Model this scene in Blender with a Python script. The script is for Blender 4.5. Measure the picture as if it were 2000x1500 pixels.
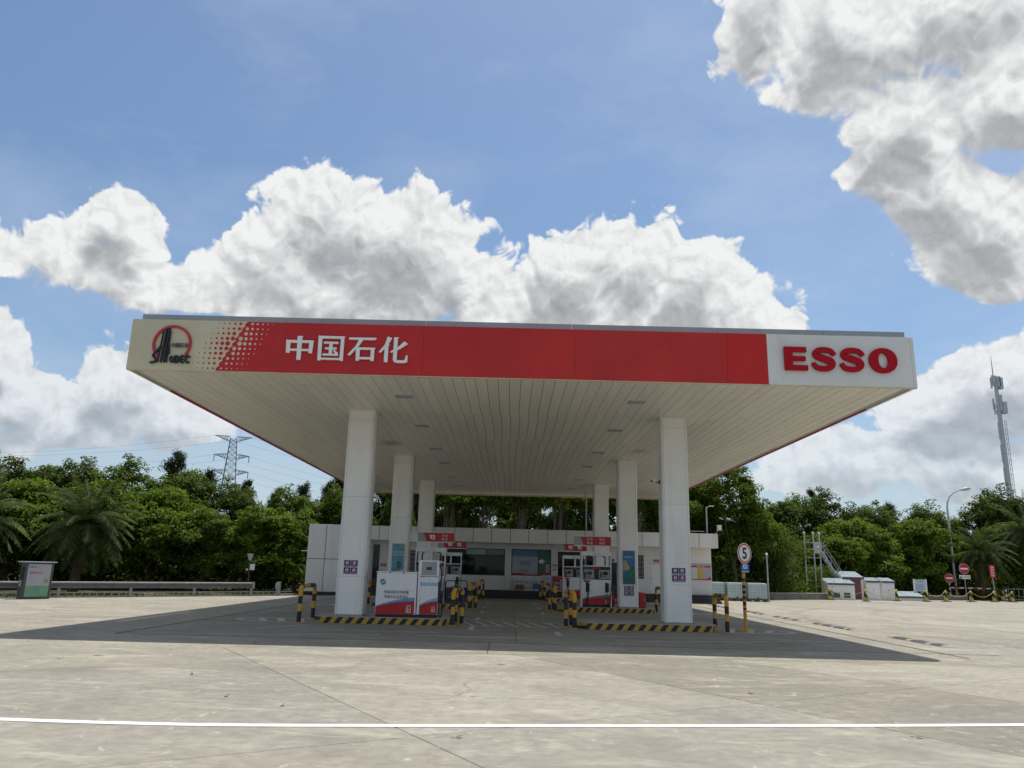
import bpy, bmesh, math, random
import numpy as np
from mathutils import Vector, Matrix
R = math.radians
sc = bpy.context.scene
for _o in list(bpy.data.objects):
    bpy.data.objects.remove(_o)
COL = sc.collection

# ---------------------------------------------------------------- camera
cam_d = bpy.data.cameras.new("camera")
cam = bpy.data.objects.new("camera", cam_d); COL.objects.link(cam); sc.camera = cam
cam_d.sensor_width = 36.0; cam_d.sensor_fit = 'HORIZONTAL'
cam_d.lens = 36.0 * 1498.0 / 2000.0
cam_d.clip_start = 0.1; cam_d.clip_end = 4000
PITCH, YAW, ROLL = 0.2375, -0.0026, 0.0247
def _cam():
    cy, sy = math.cos(YAW), math.sin(YAW)
    def w(x, y, z): return Vector((x*cy + y*sy, -x*sy + y*cy, z))
    fwd = w(0, math.cos(PITCH), math.sin(PITCH)); right = w(1, 0, 0); up = right.cross(fwd)
    c, s = math.cos(ROLL), math.sin(ROLL)
    r2 = right*c + up*s; u2 = up*c - right*s
    # image x axis runs along +right - roll (the camera leans so that the horizon drops to the right)
    m = Matrix((r2, u2, -fwd)).transposed().to_4x4()
    m.translation = Vector((0, 0, 1.6))
    return m
cam.matrix_world = _cam()

# ---------------------------------------------------------------- light
SUN = Vector((0.17, 0.28, 1.0)).normalized()
sun_d = bpy.data.lights.new("sun", 'SUN'); sun_d.energy = 3.8; sun_d.angle = R(0.53); sun_d.color = (1.0, 0.955, 0.89)
sun = bpy.data.objects.new("sun", sun_d); COL.objects.link(sun)
sun.rotation_euler = SUN.to_track_quat('Z', 'Y').to_euler(); sun.location = (0, 0, 60)

sc.view_settings.view_transform = 'Standard'; sc.view_settings.look = 'None'
sc.view_settings.exposure = 0.18; sc.view_settings.gamma = 1.0; sc.view_settings.use_curve_mapping = False
sc.cycles.use_denoising = True
sc.cycles.max_bounces = 8; sc.cycles.diffuse_bounces = 4; sc.cycles.glossy_bounces = 3
sc.cycles.transparent_max_bounces = 12; sc.cycles.transmission_bounces = 4

# ---------------------------------------------------------------- node helper
class NT:
    def __init__(s, tree): s.t = tree
    def n(s, kind, **kw):
        nd = s.t.nodes.new(kind)
        for k, v in kw.items(): setattr(nd, k, v)
        return nd
    def put(s, sock, v):
        if v is None: return
        if hasattr(v, 'is_linked') or hasattr(v, 'links'): s.t.links.new(v, sock)
        else:
            try: sock.default_value = v
            except Exception: sock.default_value = (*v, 1.0)
    def m(s, op, a, b=None, c=None, clamp=False):
        nd = s.n('ShaderNodeMath', operation=op, use_clamp=clamp)
        s.put(nd.inputs[0], a); s.put(nd.inputs[1], b); s.put(nd.inputs[2], c)
        return nd.outputs[0]
    def v(s, op, a, b=None):
        nd = s.n('ShaderNodeVectorMath', operation=op)
        s.put(nd.inputs[0], a)
        if op == 'SCALE': s.put(nd.inputs[3], b)
        elif b is not None: s.put(nd.inputs[1], b)
        return nd.outputs['Value'] if op in ('LENGTH', 'DISTANCE', 'DOT_PRODUCT') else nd.outputs[0]
    def mr(s, x, a, b, c=0.0, d=1.0, smooth=False):
        nd = s.n('ShaderNodeMapRange', interpolation_type='SMOOTHSTEP' if smooth else 'LINEAR')
        for i, q in enumerate((x, a, b, c, d)): s.put(nd.inputs[i], q)
        return nd.outputs[0]
    def mix(s, f, a, b, blend='MIX'):
        nd = s.n('ShaderNodeMix', data_type='RGBA', blend_type=blend)
        s.put(nd.inputs[0], f)
        for i, q in ((6, a), (7, b)):
            if isinstance(q, tuple) and len(q) == 3: q = (*q, 1.0)
            s.put(nd.inputs[i], q)
        return nd.outputs[2]
    def noise(s, vec, scale, detail=4, rough=0.55, dist=0.0, col=False, dims='3D'):
        nd = s.n('ShaderNodeTexNoise', noise_dimensions=dims)
        if vec is not None: s.put(nd.inputs['Vector'], vec)
        s.put(nd.inputs['Scale'], scale); s.put(nd.inputs['Detail'], detail)
        s.put(nd.inputs['Roughness'], rough); s.put(nd.inputs['Distortion'], dist)
        return nd.outputs['Color' if col else 'Fac']
    def voro(s, vec, scale, feature='F1', smooth=0.6, out='Distance', rand=1.0):
        nd = s.n('ShaderNodeTexVoronoi', feature=feature)
        s.put(nd.inputs['Vector'], vec); s.put(nd.inputs['Scale'], scale); s.put(nd.inputs['Randomness'], rand)
        if feature == 'SMOOTH_F1': s.put(nd.inputs['Smoothness'], smooth)
        return nd.outputs[out]
    def sep(s, vec):
        nd = s.n('ShaderNodeSeparateXYZ'); s.put(nd.inputs[0], vec); return nd.outputs
    def comb(s, x, y, z):
        nd = s.n('ShaderNodeCombineXYZ')
        for i, q in enumerate((x, y, z)): s.put(nd.inputs[i], q)
        return nd.outputs[0]

# ---------------------------------------------------------------- sky with cumulus
# cloud heads in the sky: azimuth, elevation, half width, half height (degrees)
CLOUDS = [(-14.2,24.0,4.8,4.0),(-17.8,21.2,5.2,3.6),(-8.5,22.3,6.6,4.6),(-13.0,19.3,10.3,3.1),(-4.4,20.9,4.4,3.2),(-21.4,18.0,3.8,1.6),(9.2,22.5,4.6,3.4),(4.1,21.3,5.6,3.6),(13.4,19.7,5.0,3.9),(17.2,17.1,4.7,2.2),(5.7,18.2,12.9,2.6),(-29.9,21.8,3.7,2.6),(-33.3,19.6,3.0,2.1),(-29.9,19.0,4.6,2.3),(-25.6,18.2,3.9,1.5),(-35.5,18.4,1.9,1.5),(-34.8,12.4,2.3,2.5),(-32.5,10.0,3.3,1.8),(-26.9,11.6,3.6,2.6),(-29.5,9.2,5.6,2.0),(-24.3,10.1,4.5,2.3),(-31.3,7.7,5.6,1.1),(20.0,37.3,4.3,3.5),(25.6,35.3,6.1,3.9),(32.8,35.1,8.5,3.9),(35.8,29.5,4.6,3.8),(29.5,29.5,4.2,3.6),(31.2,24.9,4.6,3.6),(33.0,21.4,3.8,3.3),(23.4,32.3,2.2,1.1),(34.1,19.0,2.7,1.9),(26.9,27.1,2.4,1.5),(32.5,12.4,3.9,2.7),(29.2,10.9,4.5,2.5),(33.8,11.5,3.3,3.5),(24.6,8.4,6.7,1.9),(30.6,7.5,6.3,2.3),(20.8,6.3,5.7,1.3),(32.3,5.5,5.5,1.4)]
def cloud_field(T, d):
    """large cloud shapes: positive inside a cloud"""
    wv = T.v('SUBTRACT', T.noise(d, 9.0, 2, 0.55, col=True), (0.5, 0.5, 0.5))      # slow swirl so that the heads are not ellipses
    x, y, z = T.sep(T.v('ADD', d, T.v('SCALE', wv, 0.055)))
    uv = T.comb(T.m('MULTIPLY', T.m('ARCTAN2', x, y), 57.2958), T.m('MULTIPLY', T.m('ARCSINE', z), 57.2958), 0.0)
    F = None
    for (a, e, ra, re) in CLOUDS:
        nd = T.n('ShaderNodeVectorMath', operation='MULTIPLY_ADD')
        k1, k2 = 1/(ra*1.07), 1/(re*1.07)
        T.put(nd.inputs[0], uv); nd.inputs[1].default_value = (k1, k2, 0); nd.inputs[2].default_value = (-a*k1, -e*k2, 0)
        l = T.v('LENGTH', nd.outputs[0])
        F = l if F is None else T.m('SMOOTH_MIN', F, l, 0.35)
    F = T.m('MAXIMUM', T.m('SUBTRACT', 1.0, F), -1.6)
    # unseen rest of the sky: broken cumulus, cover raised for whiter fill light
    ax, ay, az = T.sep(d)
    far = T.m('MAXIMUM', T.mr(T.m('ABSOLUTE', T.m('ARCTAN2', ax, ay)), 0.72, 0.95, 0, 1, True), T.mr(az, 0.66, 0.80, 0, 1, True))
    gen = T.mr(T.noise(d, 3.4, 2, 0.5), 0.40, 0.60, -1.0, 0.8)
    F = T.m('ADD', T.m('MULTIPLY', F, T.m('SUBTRACT', 1.0, far)), T.m('MULTIPLY', gen, far))
    n0 = T.m('SUBTRACT', T.noise(d, 12.0, 1, 0.5), 0.5)
    return T.m('ADD', F, T.m('MULTIPLY', n0, 0.8))
def cloud_puff(T, d, fine=True):
    """small cauliflower heads"""
    warp = T.v('ADD', d, T.v('SCALE', T.v('SUBTRACT', T.noise(d, 30.0, 1, 0.5, col=True), (0.5, 0.5, 0.5)), 0.035))
    bl = None
    for scale, amp in ((22.0, 0.55), (50.0, 0.32), (115.0, 0.17))[:3 if fine else 2]:
        q = T.m('ABSOLUTE', T.m('SUBTRACT', T.m('MULTIPLY', T.noise(warp, scale, 0, 0.5), 2.0), 1.0))
        q = T.m('MULTIPLY', T.m('SUBTRACT', q, 0.25), amp)
        bl = q if bl is None else T.m('ADD', bl, q)
    return bl
def build_world():
    w = bpy.data.worlds.new("World"); sc.world = w; w.use_nodes = True
    t = w.node_tree; t.nodes.clear(); T = NT(t)
    out = T.n('ShaderNodeOutputWorld'); bg = T.n('ShaderNodeBackground'); t.links.new(bg.outputs[0], out.inputs[0])
    sky = T.n('ShaderNodeTexSky', sky_type='NISHITA', sun_disc=False)
    sky.sun_elevation = math.asin(SUN.z); sky.sun_rotation = math.atan2(SUN.x, SUN.y)
    sky.air_density = 1.0; sky.dust_density = 1.2; sky.ozone_density = 1.6; sky.altitude = 20
    tc = T.n('ShaderNodeTexCoord'); d = tc.outputs['Generated']
    up1 = T.v('NORMALIZE', T.v('ADD', d, (0.012, 0.0, 0.042))); up2 = T.v('NORMALIZE', T.v('ADD', d, (0.004, 0.0, 0.012)))
    S0 = cloud_field(T, d); S1 = cloud_field(T, up1)
    P0 = cloud_puff(T, d); P1 = cloud_puff(T, up1, False); P2 = cloud_puff(T, up2)
    n1 = T.m('SUBTRACT', T.noise(d, 24.0, 6, 0.54), 0.5)
    D0 = T.m('ADD', T.m('ADD', S0, T.m('MULTIPLY', n1, 0.75)), P0)
    D0 = T.m('ADD', D0, T.mr(S0, 0.05, 0.45, 0.0, 0.5, True))
    shade = T.mr(T.m('ADD', S1, T.m('MULTIPLY', P1, 0.95)), 0.05, 0.85, 0, 1, True)      # cloud lying between here and the sun
    alpha = T.m('DIVIDE', T.m('ADD', D0, 0.02), T.m('ADD', 0.20, T.m('MULTIPLY', shade, 0.45)))
    alpha = T.m('MULTIPLY', T.mr(alpha, 0, 1, 0, 1, True), T.mr(S0, -0.42, -0.10, 0, 1, True))
    relief = T.m('MULTIPLY', T.m('SUBTRACT', P0, P2), T.m('SUBTRACT', 0.52, T.m('MULTIPLY', shade, 0.27)))
    lum = T.m('ADD', T.m('SUBTRACT', T.m('ADD', 0.94, T.m('MULTIPLY', n1, 0.22)), T.m('MULTIPLY', shade, 0.44)), relief)
    lum = T.m('MINIMUM', T.m('MAXIMUM', lum, 0.34), 0.98)
    tint = T.mix(T.mr(lum, 0.4, 0.9), (0.93, 0.97, 1.02, 1), (0.99, 1.0, 1.0, 1))
    ccol = T.mix(1.0, tint, T.comb(lum, lum, lum), 'MULTIPLY')
    ccol = T.v('SCALE', ccol, 6.7)
    x, y, z = T.sep(T.v('NORMALIZE', d))
    veil = T.m('MULTIPLY', T.mr(T.noise(T.v('MULTIPLY', d, (1, 1, 2.2)), 3.0, 6, 0.6), 0.42, 0.75, 0, 1), 0.22)
    skyc = T.mix(veil, T.v('MULTIPLY', sky.outputs[0], (0.80, 0.89, 0.93)), (6.2, 6.5, 6.9, 1))
    haze = T.mr(z, 0.0, 0.34, 0.55, 0.0, True)               # low air: milky
    skyc = T.mix(haze, skyc, (3.6, 4.2, 4.9, 1))
    calpha = T.m('MULTIPLY', alpha, T.mr(z, 0.0, 0.28, 0.35, 1.0))
    fin = T.mix(calpha, skyc, ccol)
    gz = T.mr(z, -0.02, 0.0, 0, 1)
    fin = T.mix(gz, (1.2, 1.2, 1.1, 1), fin)
    t.links.new(fin, bg.inputs[0]); bg.inputs[1].default_value = 0.12
build_world()
sc.world.cycles.sampling_method = 'MANUAL'; sc.world.cycles.sample_map_resolution = 512

# ================================================================ materials
MATS = {}
def new_mat(name):
    m = bpy.data.materials.new(name); m.use_nodes = True
    T = NT(m.node_tree); b = m.node_tree.nodes['Principled BSDF']
    MATS[name] = m
    return m, T, b
def pm(name, col, rough=0.5, metal=0.0, var=0.10, vs=2.5, grime=0.0, bump=0.0, bs=60.0, spec=0.5, coat=0.0, streak=False, rnd=0.0, wavy=0.0):
    m, T, b = new_mat(name)
    pos = T.n('ShaderNodeNewGeometry').outputs['Position']
    pv = T.v('MULTIPLY', pos, (1.0, 1.0, 0.18)) if streak else pos
    n = T.noise(pv, vs, 5, 0.6)
    f = T.mr(n, 0.3, 0.7, 1.0-var, 1.0+var*0.6)
    c = T.mix(1.0, (*col, 1), T.comb(f, f, f), 'MULTIPLY')
    if rnd:
        oi = T.n('ShaderNodeObjectInfo').outputs['Random']
        r = T.mr(oi, 0, 1, 1.0-rnd, 1.0+rnd); c = T.mix(1.0, c, T.comb(r, r, r), 'MULTIPLY')
    if grime:
        g2 = T.noise(T.v('MULTIPLY', pos, (1.0, 1.0, 0.12)), vs*3.1, 6, 0.65)
        c = T.mix(T.mr(g2, 0.52, 0.80, 0, grime), c, (col[0]*0.42+0.02, col[1]*0.40+0.018, col[2]*0.36+0.012, 1))
    T.put(b.inputs['Base Color'], c)
    T.put(b.inputs['Roughness'], T.mr(T.noise(pos, vs*2.3, 3), 0.3, 0.7, max(0.03, rough-0.08), min(1, rough+0.10)))
    b.inputs['Metallic'].default_value = metal
    b.inputs['Specular IOR Level'].default_value = spec
    if coat: b.inputs['Coat Weight'].default_value = coat; b.inputs['Coat Roughness'].default_value = 0.08
    if wavy:
        bn = T.n('ShaderNodeBump'); bn.inputs['Strength'].default_value = wavy; bn.inputs['Distance'].default_value = 0.03
        T.put(bn.inputs['Height'], T.noise(pos, 1.1, 2, 0.4)); T.put(b.inputs['Normal'], bn.outputs[0])
    if bump:
        bn = T.n('ShaderNodeBump'); bn.inputs['Strength'].default_value = bump; bn.inputs['Distance'].default_value = 0.01
        T.put(bn.inputs['Height'], T.noise(pos, bs, 4, 0.6)); T.put(b.inputs['Normal'], bn.outputs[0])
    return m

def mat_concrete(name, dark=0.0):
    m, T, b = new_mat(name)
    pos = T.n('ShaderNodeNewGeometry').outputs['Position']
    tintc = T.n('ShaderNodeObjectInfo').outputs['Color']
    n_big = T.noise(pos, 0.16, 4, 0.55); n_mid = T.noise(pos, 0.85, 6, 0.62, 0.4); n_fin = T.noise(pos, 5.5, 6, 0.65)
    c = T.mix(T.mr(n_big, 0.34, 0.66), (0.262, 0.243, 0.198, 1), (0.372, 0.343, 0.280, 1))
    c = T.mix(T.mr(n_mid, 0.40, 0.62, 0, 0.7), c, (0.320, 0.300, 0.245, 1))
    warm = T.mr(T.noise(pos, 0.4, 3, 0.5), 0.45, 0.7, 0, 0.4)
    c = T.mix(warm, c, (0.375, 0.335, 0.270, 1))
    f = T.mr(n_fin, 0.3, 0.7, 0.80, 1.16); c = T.mix(1.0, c, T.comb(f, f, f), 'MULTIPLY')
    g = T.noise(pos, 70.0, 3, 0.7); f = T.mr(g, 0.3, 0.7, 0.90, 1.08); c = T.mix(1.0, c, T.comb(f, f, f), 'MULTIPLY')
    c = T.mix(1.0, c, tintc, 'MULTIPLY')
    # pale scuffed laitance and worn flakes
    sc1 = T.noise(T.v('MULTIPLY', pos, (0.55, 1.3, 1)), 1.25, 7, 0.68, 0.8)
    c = T.mix(T.mr(sc1, 0.53, 0.68, 0, 0.6), c, (0.49, 0.455, 0.375, 1))
    fl = T.noise(pos, 2.6, 5, 0.7, 1.5); c = T.mix(T.mr(fl, 0.62, 0.66, 0, 0.6), c, (0.53, 0.50, 0.43, 1))
    # damp grey and oily stains
    st = T.noise(T.v('ADD', pos, (31, 7, 0)), 0.55, 6, 0.6, 0.6); c = T.mix(T.mr(st, 0.52, 0.70, 0, 0.60), c, (0.205, 0.192, 0.160, 1))
    dr = T.voro(T.v('ADD', pos, (3.3, 8.1, 0)), 0.42, 'F1'); c = T.mix(T.mr(dr, 0.02, 0.045, 0.75, 0), c, (0.06, 0.055, 0.05, 1))
    # long tyre-polished bands, wandering a little
    for (cx_, cy_, r_, w_, k_) in ((34.0, 28.0, 22.5, 0.34, 0.45), (36.0, 30.0, 20.2, 0.30, 0.40), (-40.0, 4.0, 33.0, 0.4, 0.20), (10.0, -70.0, 84.0, 0.45, 0.32), (10.0, -70.0, 86.1, 0.4, 0.28), (-30.0, -20.0, 42.0, 0.3, 0.25), (-30.0, -20.0, 43.9, 0.3, 0.22)):
        dd = T.m('ABSOLUTE', T.m('SUBTRACT', T.v('DISTANCE', T.v('ADD', pos, T.v('SCALE', T.v('SUBTRACT', T.noise(pos, 0.25, 2, 0.5, col=True), (0.5, 0.5, 0.5)), 2.0)), (cx_, cy_, 0)), r_))
        k = T.m('MULTIPLY', T.mr(dd, w_*0.4, w_, k_, 0, True), T.mr(n_mid, 0.35, 0.6, 0.1, 1))
        c = T.mix(k, c, (0.16, 0.15, 0.135, 1))
    # hairline cracks
    wp = T.v('ADD', pos, T.v('SCALE', T.noise(pos, 1.3, 5, 0.6, col=True), 0.9))
    cr = T.voro(wp, 0.16, 'DISTANCE_TO_EDGE'); cm = T.m('MULTIPLY', T.mr(cr, 0.0007, 0.0016, 0.7, 0), T.mr(n_big, 0.50, 0.56))
    c = T.mix(cm, c, (0.10, 0.09, 0.08, 1))
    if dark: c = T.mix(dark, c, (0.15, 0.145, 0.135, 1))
    T.put(b.inputs['Base Color'], c)
    T.put(b.inputs['Roughness'], T.mr(n_mid, 0.3, 0.7, 0.78, 0.95)); b.inputs['Specular IOR Level'].default_value = 0.25
    bn = T.n('ShaderNodeBump'); bn.inputs['Strength'].default_value = 0.5; bn.inputs['Distance'].default_value = 0.008
    T.put(bn.inputs['Height'], T.m('ADD', T.m('MULTIPLY', g, 0.5), n_fin)); T.put(b.inputs['Normal'], bn.outputs[0])
    return m

def mat_stripes(name, ca, cb, period, slope, rough=0.55):
    """painted diagonal hazard stripes"""
    m, T, b = new_mat(name)
    pos = T.n('ShaderNodeNewGeometry').outputs['Position']; x, y, z = T.sep(pos)
    q = T.m('ADD', T.m('ADD', x, T.m('MULTIPLY', y, 0.55)), T.m('MULTIPLY', z, slope))
    q = T.m('ADD', q, T.m('MULTIPLY', T.m('SUBTRACT', T.noise(pos, 9.0, 2), 0.5), 0.03))
    fr = T.m('FRACT', T.m('DIVIDE', q, period))
    k = T.m('GREATER_THAN', fr, 0.5)
    c = T.mix(k, (*ca, 1), (*cb, 1))
    c = T.mix(T.mr(T.noise(pos, 7.0, 6, 0.7), 0.55, 0.72, 0, 0.55), c, (0.16, 0.15, 0.13, 1))
    c = T.mix(T.mr(T.noise(pos, 22.0, 4, 0.7), 0.66, 0.70, 0, 0.8), c, (0.33, 0.31, 0.27, 1))
    T.put(b.inputs['Base Color'], c); b.inputs['Roughness'].default_value = rough
    return m

def mat_leaf(name, dark, light, tip, rough=0.5, trans=0.35, scale=0.7):
    m, T, b = new_mat(name)
    geo = T.n('ShaderNodeNewGeometry'); pos = geo.outputs['Position']
    isl = geo.outputs['Random Per Island']; oi = T.n('ShaderNodeObjectInfo').outputs['Random']
    c = T.mix(T.mr(T.noise(pos, scale, 3, 0.6), 0.32, 0.68), (*dark, 1), (*light, 1))
    c = T.mix(T.mr(isl, 0.72, 1.0, 0, 0.75), c, (*tip, 1))
    f = T.mr(isl, 0, 1, 0.72, 1.22); c = T.mix(1.0, c, T.comb(f, f, f), 'MULTIPLY')
    f = T.mr(oi, 0, 1, 0.78, 1.18); c = T.mix(1.0, c, T.comb(f, f, T.m('MULTIPLY', f, 0.94)), 'MULTIPLY')
    T.put(b.inputs['Base Color'], c); b.inputs['Roughness'].default_value = 0.65; b.inputs['Specular IOR Level'].default_value = 0.12
    tr = T.n('ShaderNodeBsdfTranslucent'); T.put(tr.inputs[0], T.mix(1.0, c, (1.25, 1.35, 0.7, 1), 'MULTIPLY'))
    mx = T.n('ShaderNodeMixShader'); mx.inputs[0].default_value = trans
    T.t.links.new(b.outputs[0], mx.inputs[1]); T.t.links.new(tr.outputs[0], mx.inputs[2])
    T.t.links.new(mx.outputs[0], T.t.nodes['Material Output'].inputs[0])
    return m

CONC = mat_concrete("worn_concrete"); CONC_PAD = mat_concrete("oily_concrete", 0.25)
pm("joint_dark", (0.05, 0.047, 0.042), 0.9)
def mat_soil():
    m, T, b = new_mat("soil_and_litter")
    pos = T.n('ShaderNodeNewGeometry').outputs['Position']
    c = T.mix(T.mr(T.noise(pos, 0.35, 6, 0.65), 0.35, 0.65), (0.055, 0.060, 0.022, 1), (0.13, 0.10, 0.062, 1))
    f = T.mr(T.noise(pos, 9.0, 5, 0.7), 0.3, 0.7, 0.6, 1.3); c = T.mix(1.0, c, T.comb(f, f, f), 'MULTIPLY')
    T.put(b.inputs['Base Color'], c); b.inputs['Roughness'].default_value = 0.95
mat_soil()
pm("sandy_earth", (0.36, 0.28, 0.17), 0.95, var=0.35, vs=1.4, bump=0.5, bs=30)
pm("road_paint", (0.80, 0.80, 0.78), 0.6, var=0.12, grime=0.5, vs=3.0)
pm("worn_paint", (0.52, 0.51, 0.48), 0.7, var=0.25, grime=0.55, vs=4.0)
pm("cream_panel", (0.60, 0.555, 0.39), 0.34, var=0.09, vs=0.8, grime=0.24, wavy=0.5)
pm("white_panel", (0.72, 0.73, 0.72), 0.33, var=0.07, vs=0.7, grime=0.26, wavy=0.5)
pm("red_panel", (0.52, 0.020, 0.018), 0.30, spec=0.35, var=0.14, vs=0.6, grime=0.28, wavy=0.6)
pm("red_panel_fresh", (0.55, 0.018, 0.017), 0.38, spec=0.3, var=0.05, vs=0.6)
pm("coping_grey", (0.36, 0.375, 0.385), 0.40, metal=0.3, var=0.10, vs=0.7, grime=0.3)
pm("letter_white", (0.84, 0.84, 0.82), 0.35, var=0.04, grime=0.08)
pm("letter_red", (0.42, 0.003, 0.012), 0.5, var=0.05, spec=0.2)
pm("emblem_black", (0.012, 0.013, 0.022), 0.35, var=0.1)
pm("emblem_red", (0.50, 0.03, 0.035), 0.38, var=0.08)
pm("gap_black", (0.02, 0.02, 0.02), 0.8)
def mat_soffit():
    m, T, b = new_mat("soffit_plank")
    pos = T.n('ShaderNodeNewGeometry').outputs['Position']; oi = T.n('ShaderNodeObjectInfo').outputs['Random']
    c = T.mix(T.mr(T.noise(T.v('MULTIPLY', pos, (1.5, 0.25, 1)), 0.8, 5, 0.6), 0.3, 0.7), (0.74, 0.712, 0.615, 1), (0.81, 0.782, 0.685, 1))
    f = T.mr(oi, 0, 1, 0.955, 1.03); c = T.mix(1.0, c, T.comb(f, f, f), 'MULTIPLY')
    wob = T.v('ADD', pos, T.v('SCALE', T.v('SUBTRACT', T.noise(pos, 2.2, 4, 0.6, col=True), (0.5, 0.5, 0.5)), 0.9))
    for (p, r, k) in (((-4.7, 29.4, 6.25), 0.62, 0.62), ((4.95, 30.0, 6.25), 0.55, 0.45), ((-5.6, 19.9, 6.25), 0.18, 0.4), ((6.6, 40.5, 6.25), 0.5, 0.3), ((0.9, 37.0, 6.25), 0.35, 0.2)):
        d = T.v('DISTANCE', T.v('MULTIPLY', wob, (1, 0.7, 1)), (p[0], p[1]*0.7, p[2]))
        c = T.mix(T.mr(d, r*0.2, r, k, 0, True), c, (0.20, 0.165, 0.115, 1))
    T.put(b.inputs['Base Color'], c); b.inputs['Roughness'].default_value = 0.42
mat_soffit()
pm("column_clad", (0.85, 0.855, 0.84), 0.36, var=0.06, vs=0.9, grime=0.26, rnd=0.02, wavy=0.3)
pm("shop_clad", (0.80, 0.795, 0.77), 0.38, var=0.06, vs=0.6, grime=0.22, rnd=0.03)
pm("shop_paint", (0.80, 0.79, 0.765), 0.75, var=0.08, vs=0.5, grime=0.20)
pm("black_stone", (0.018, 0.018, 0.019), 0.35, var=0.3, vs=3)
pm("dark_step", (0.035, 0.035, 0.034), 0.55, var=0.3, vs=3, grime=0.3)
pm("bay_concrete", (0.36, 0.345, 0.315), 0.85, var=0.2, vs=2, grime=0.4)
pm("yellow_paint", (0.62, 0.33, 0.028), 0.42, var=0.14, vs=5, grime=0.28)
pm("black_paint", (0.014, 0.014, 0.018), 0.42, var=0.3, vs=5)
pm("white_enamel", (0.82, 0.825, 0.83), 0.28, var=0.04, vs=2, grime=0.12)
pm("grey_enamel", (0.33, 0.35, 0.37), 0.35, var=0.06)
pm("light_grey", (0.50, 0.51, 0.52), 0.4, var=0.06)
pm("dark_grey", (0.07, 0.075, 0.08), 0.45, var=0.15)
pm("black_plastic", (0.012, 0.012, 0.013), 0.38, var=0.2)
pm("rubber", (0.016, 0.016, 0.017), 0.6, var=0.2); pm("old_rubber", (0.085, 0.075, 0.075), 0.8, var=0.4, vs=8); pm("faded_yellow", (0.34, 0.28, 0.13), 0.7, var=0.4, vs=9); pm("dusty_grey", (0.30, 0.285, 0.27), 0.8, var=0.3, vs=9)
pm("red_enamel", (0.44, 0.010, 0.018), 0.30, var=0.06, grime=0.08)
pm("blue_band", (0.11, 0.33, 0.60), 0.35, var=0.05)
pm("sky_band", (0.22, 0.48, 0.68), 0.35, var=0.05)
pm("grey_band", (0.22, 0.20, 0.24), 0.35, var=0.05)
pm("green_logo", (0.03, 0.20, 0.11), 0.4, var=0.1); pm("teal_logo", (0.03, 0.16, 0.22), 0.4, var=0.1)
pm("ink_black", (0.03, 0.032, 0.04), 0.6); pm("ink_white", (0.80, 0.81, 0.82), 0.5, var=0.03); pm("ink_grey", (0.42, 0.44, 0.46), 0.6)
pm("sign_blue", (0.018, 0.028, 0.17), 0.4, var=0.08); pm("sign_bright_blue", (0.02, 0.13, 0.47), 0.35, var=0.06)
pm("sign_red", (0.52, 0.012, 0.018), 0.4, var=0.06); pm("screen_dark", (0.02, 0.025, 0.028), 0.12, var=0.1); pm("screen_grey", (0.12, 0.14, 0.14), 0.2, var=0.2, vs=20)
pm("aluminium", (0.56, 0.57, 0.58), 0.34, metal=0.85, var=0.10, vs=3)
pm("galvanised", (0.40, 0.42, 0.43), 0.45, metal=0.6, var=0.22, vs=4, grime=0.2)
pm("rail_steel", (0.17, 0.18, 0.185), 0.6, metal=0.25, var=0.2, vs=4, grime=0.2); pm("lattice_steel", (0.21, 0.25, 0.29), 0.6, metal=0.2, var=0.1)
pm("mast_paint", (0.56, 0.61, 0.64), 0.5, var=0.06, vs=0.6, grime=0.2)
pm("poster_blue", (0.03, 0.15, 0.34), 0.25, var=0.2, vs=2.0); pm("poster_sky", (0.10, 0.30, 0.45), 0.25, var=0.3, vs=3.0)
pm("poster_pale", (0.50, 0.58, 0.64), 0.28, var=0.08, vs=2.5); pm("poster_green", (0.02, 0.15, 0.09), 0.3, var=0.25, vs=3); pm("poster_teal", (0.02, 0.12, 0.12), 0.3, var=0.2)
pm("poster_sand", (0.42, 0.36, 0.20), 0.3, var=0.3, vs=4); pm("poster_yellow", (0.60, 0.43, 0.07), 0.4, var=0.15); pm("poster_lilac", (0.42, 0.43, 0.50), 0.4, var=0.06)
pm("poster_dim", (0.30, 0.37, 0.44), 0.2, var=0.12, vs=2.0); pm("poster_white", (0.70, 0.72, 0.72), 0.4, var=0.05); pm("poster_mint", (0.16, 0.38, 0.24), 0.3, var=0.2)
pm("cardboard", (0.20, 0.13, 0.08), 0.85, var=0.2); pm("carton_white", (0.60, 0.62, 0.62), 0.6, var=0.06); pm("carton_blue", (0.02, 0.17, 0.46), 0.5, var=0.08)
pm("bin_black", (0.022, 0.025, 0.028), 0.5, var=0.2); pm("bin_blue", (0.015, 0.03, 0.16), 0.5, var=0.15)
pm("tank_plastic", (0.52, 0.66, 0.66), 0.42, var=0.10, vs=2, grime=0.15); pm("timber", (0.17, 0.13, 0.09), 0.8, var=0.3, vs=4)
pm("low_wall", (0.20, 0.185, 0.16), 0.9, var=0.3, vs=1.5, grime=0.4); pm("kerb_stone", (0.33, 0.31, 0.28), 0.85, var=0.2)
pm("hut_white", (0.80, 0.80, 0.79), 0.45, var=0.06, vs=1.2, grime=0.2); pm("hut_roof", (0.42, 0.52, 0.56), 0.22, metal=0.2, var=0.15); pm("vent_green", (0.05, 0.13, 0.09), 0.5)
pm("chain_yellow", (0.42, 0.31, 0.03), 0.5, var=0.15); pm("cone_yellow", (0.55, 0.47, 0.05), 0.5, var=0.15)
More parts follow.
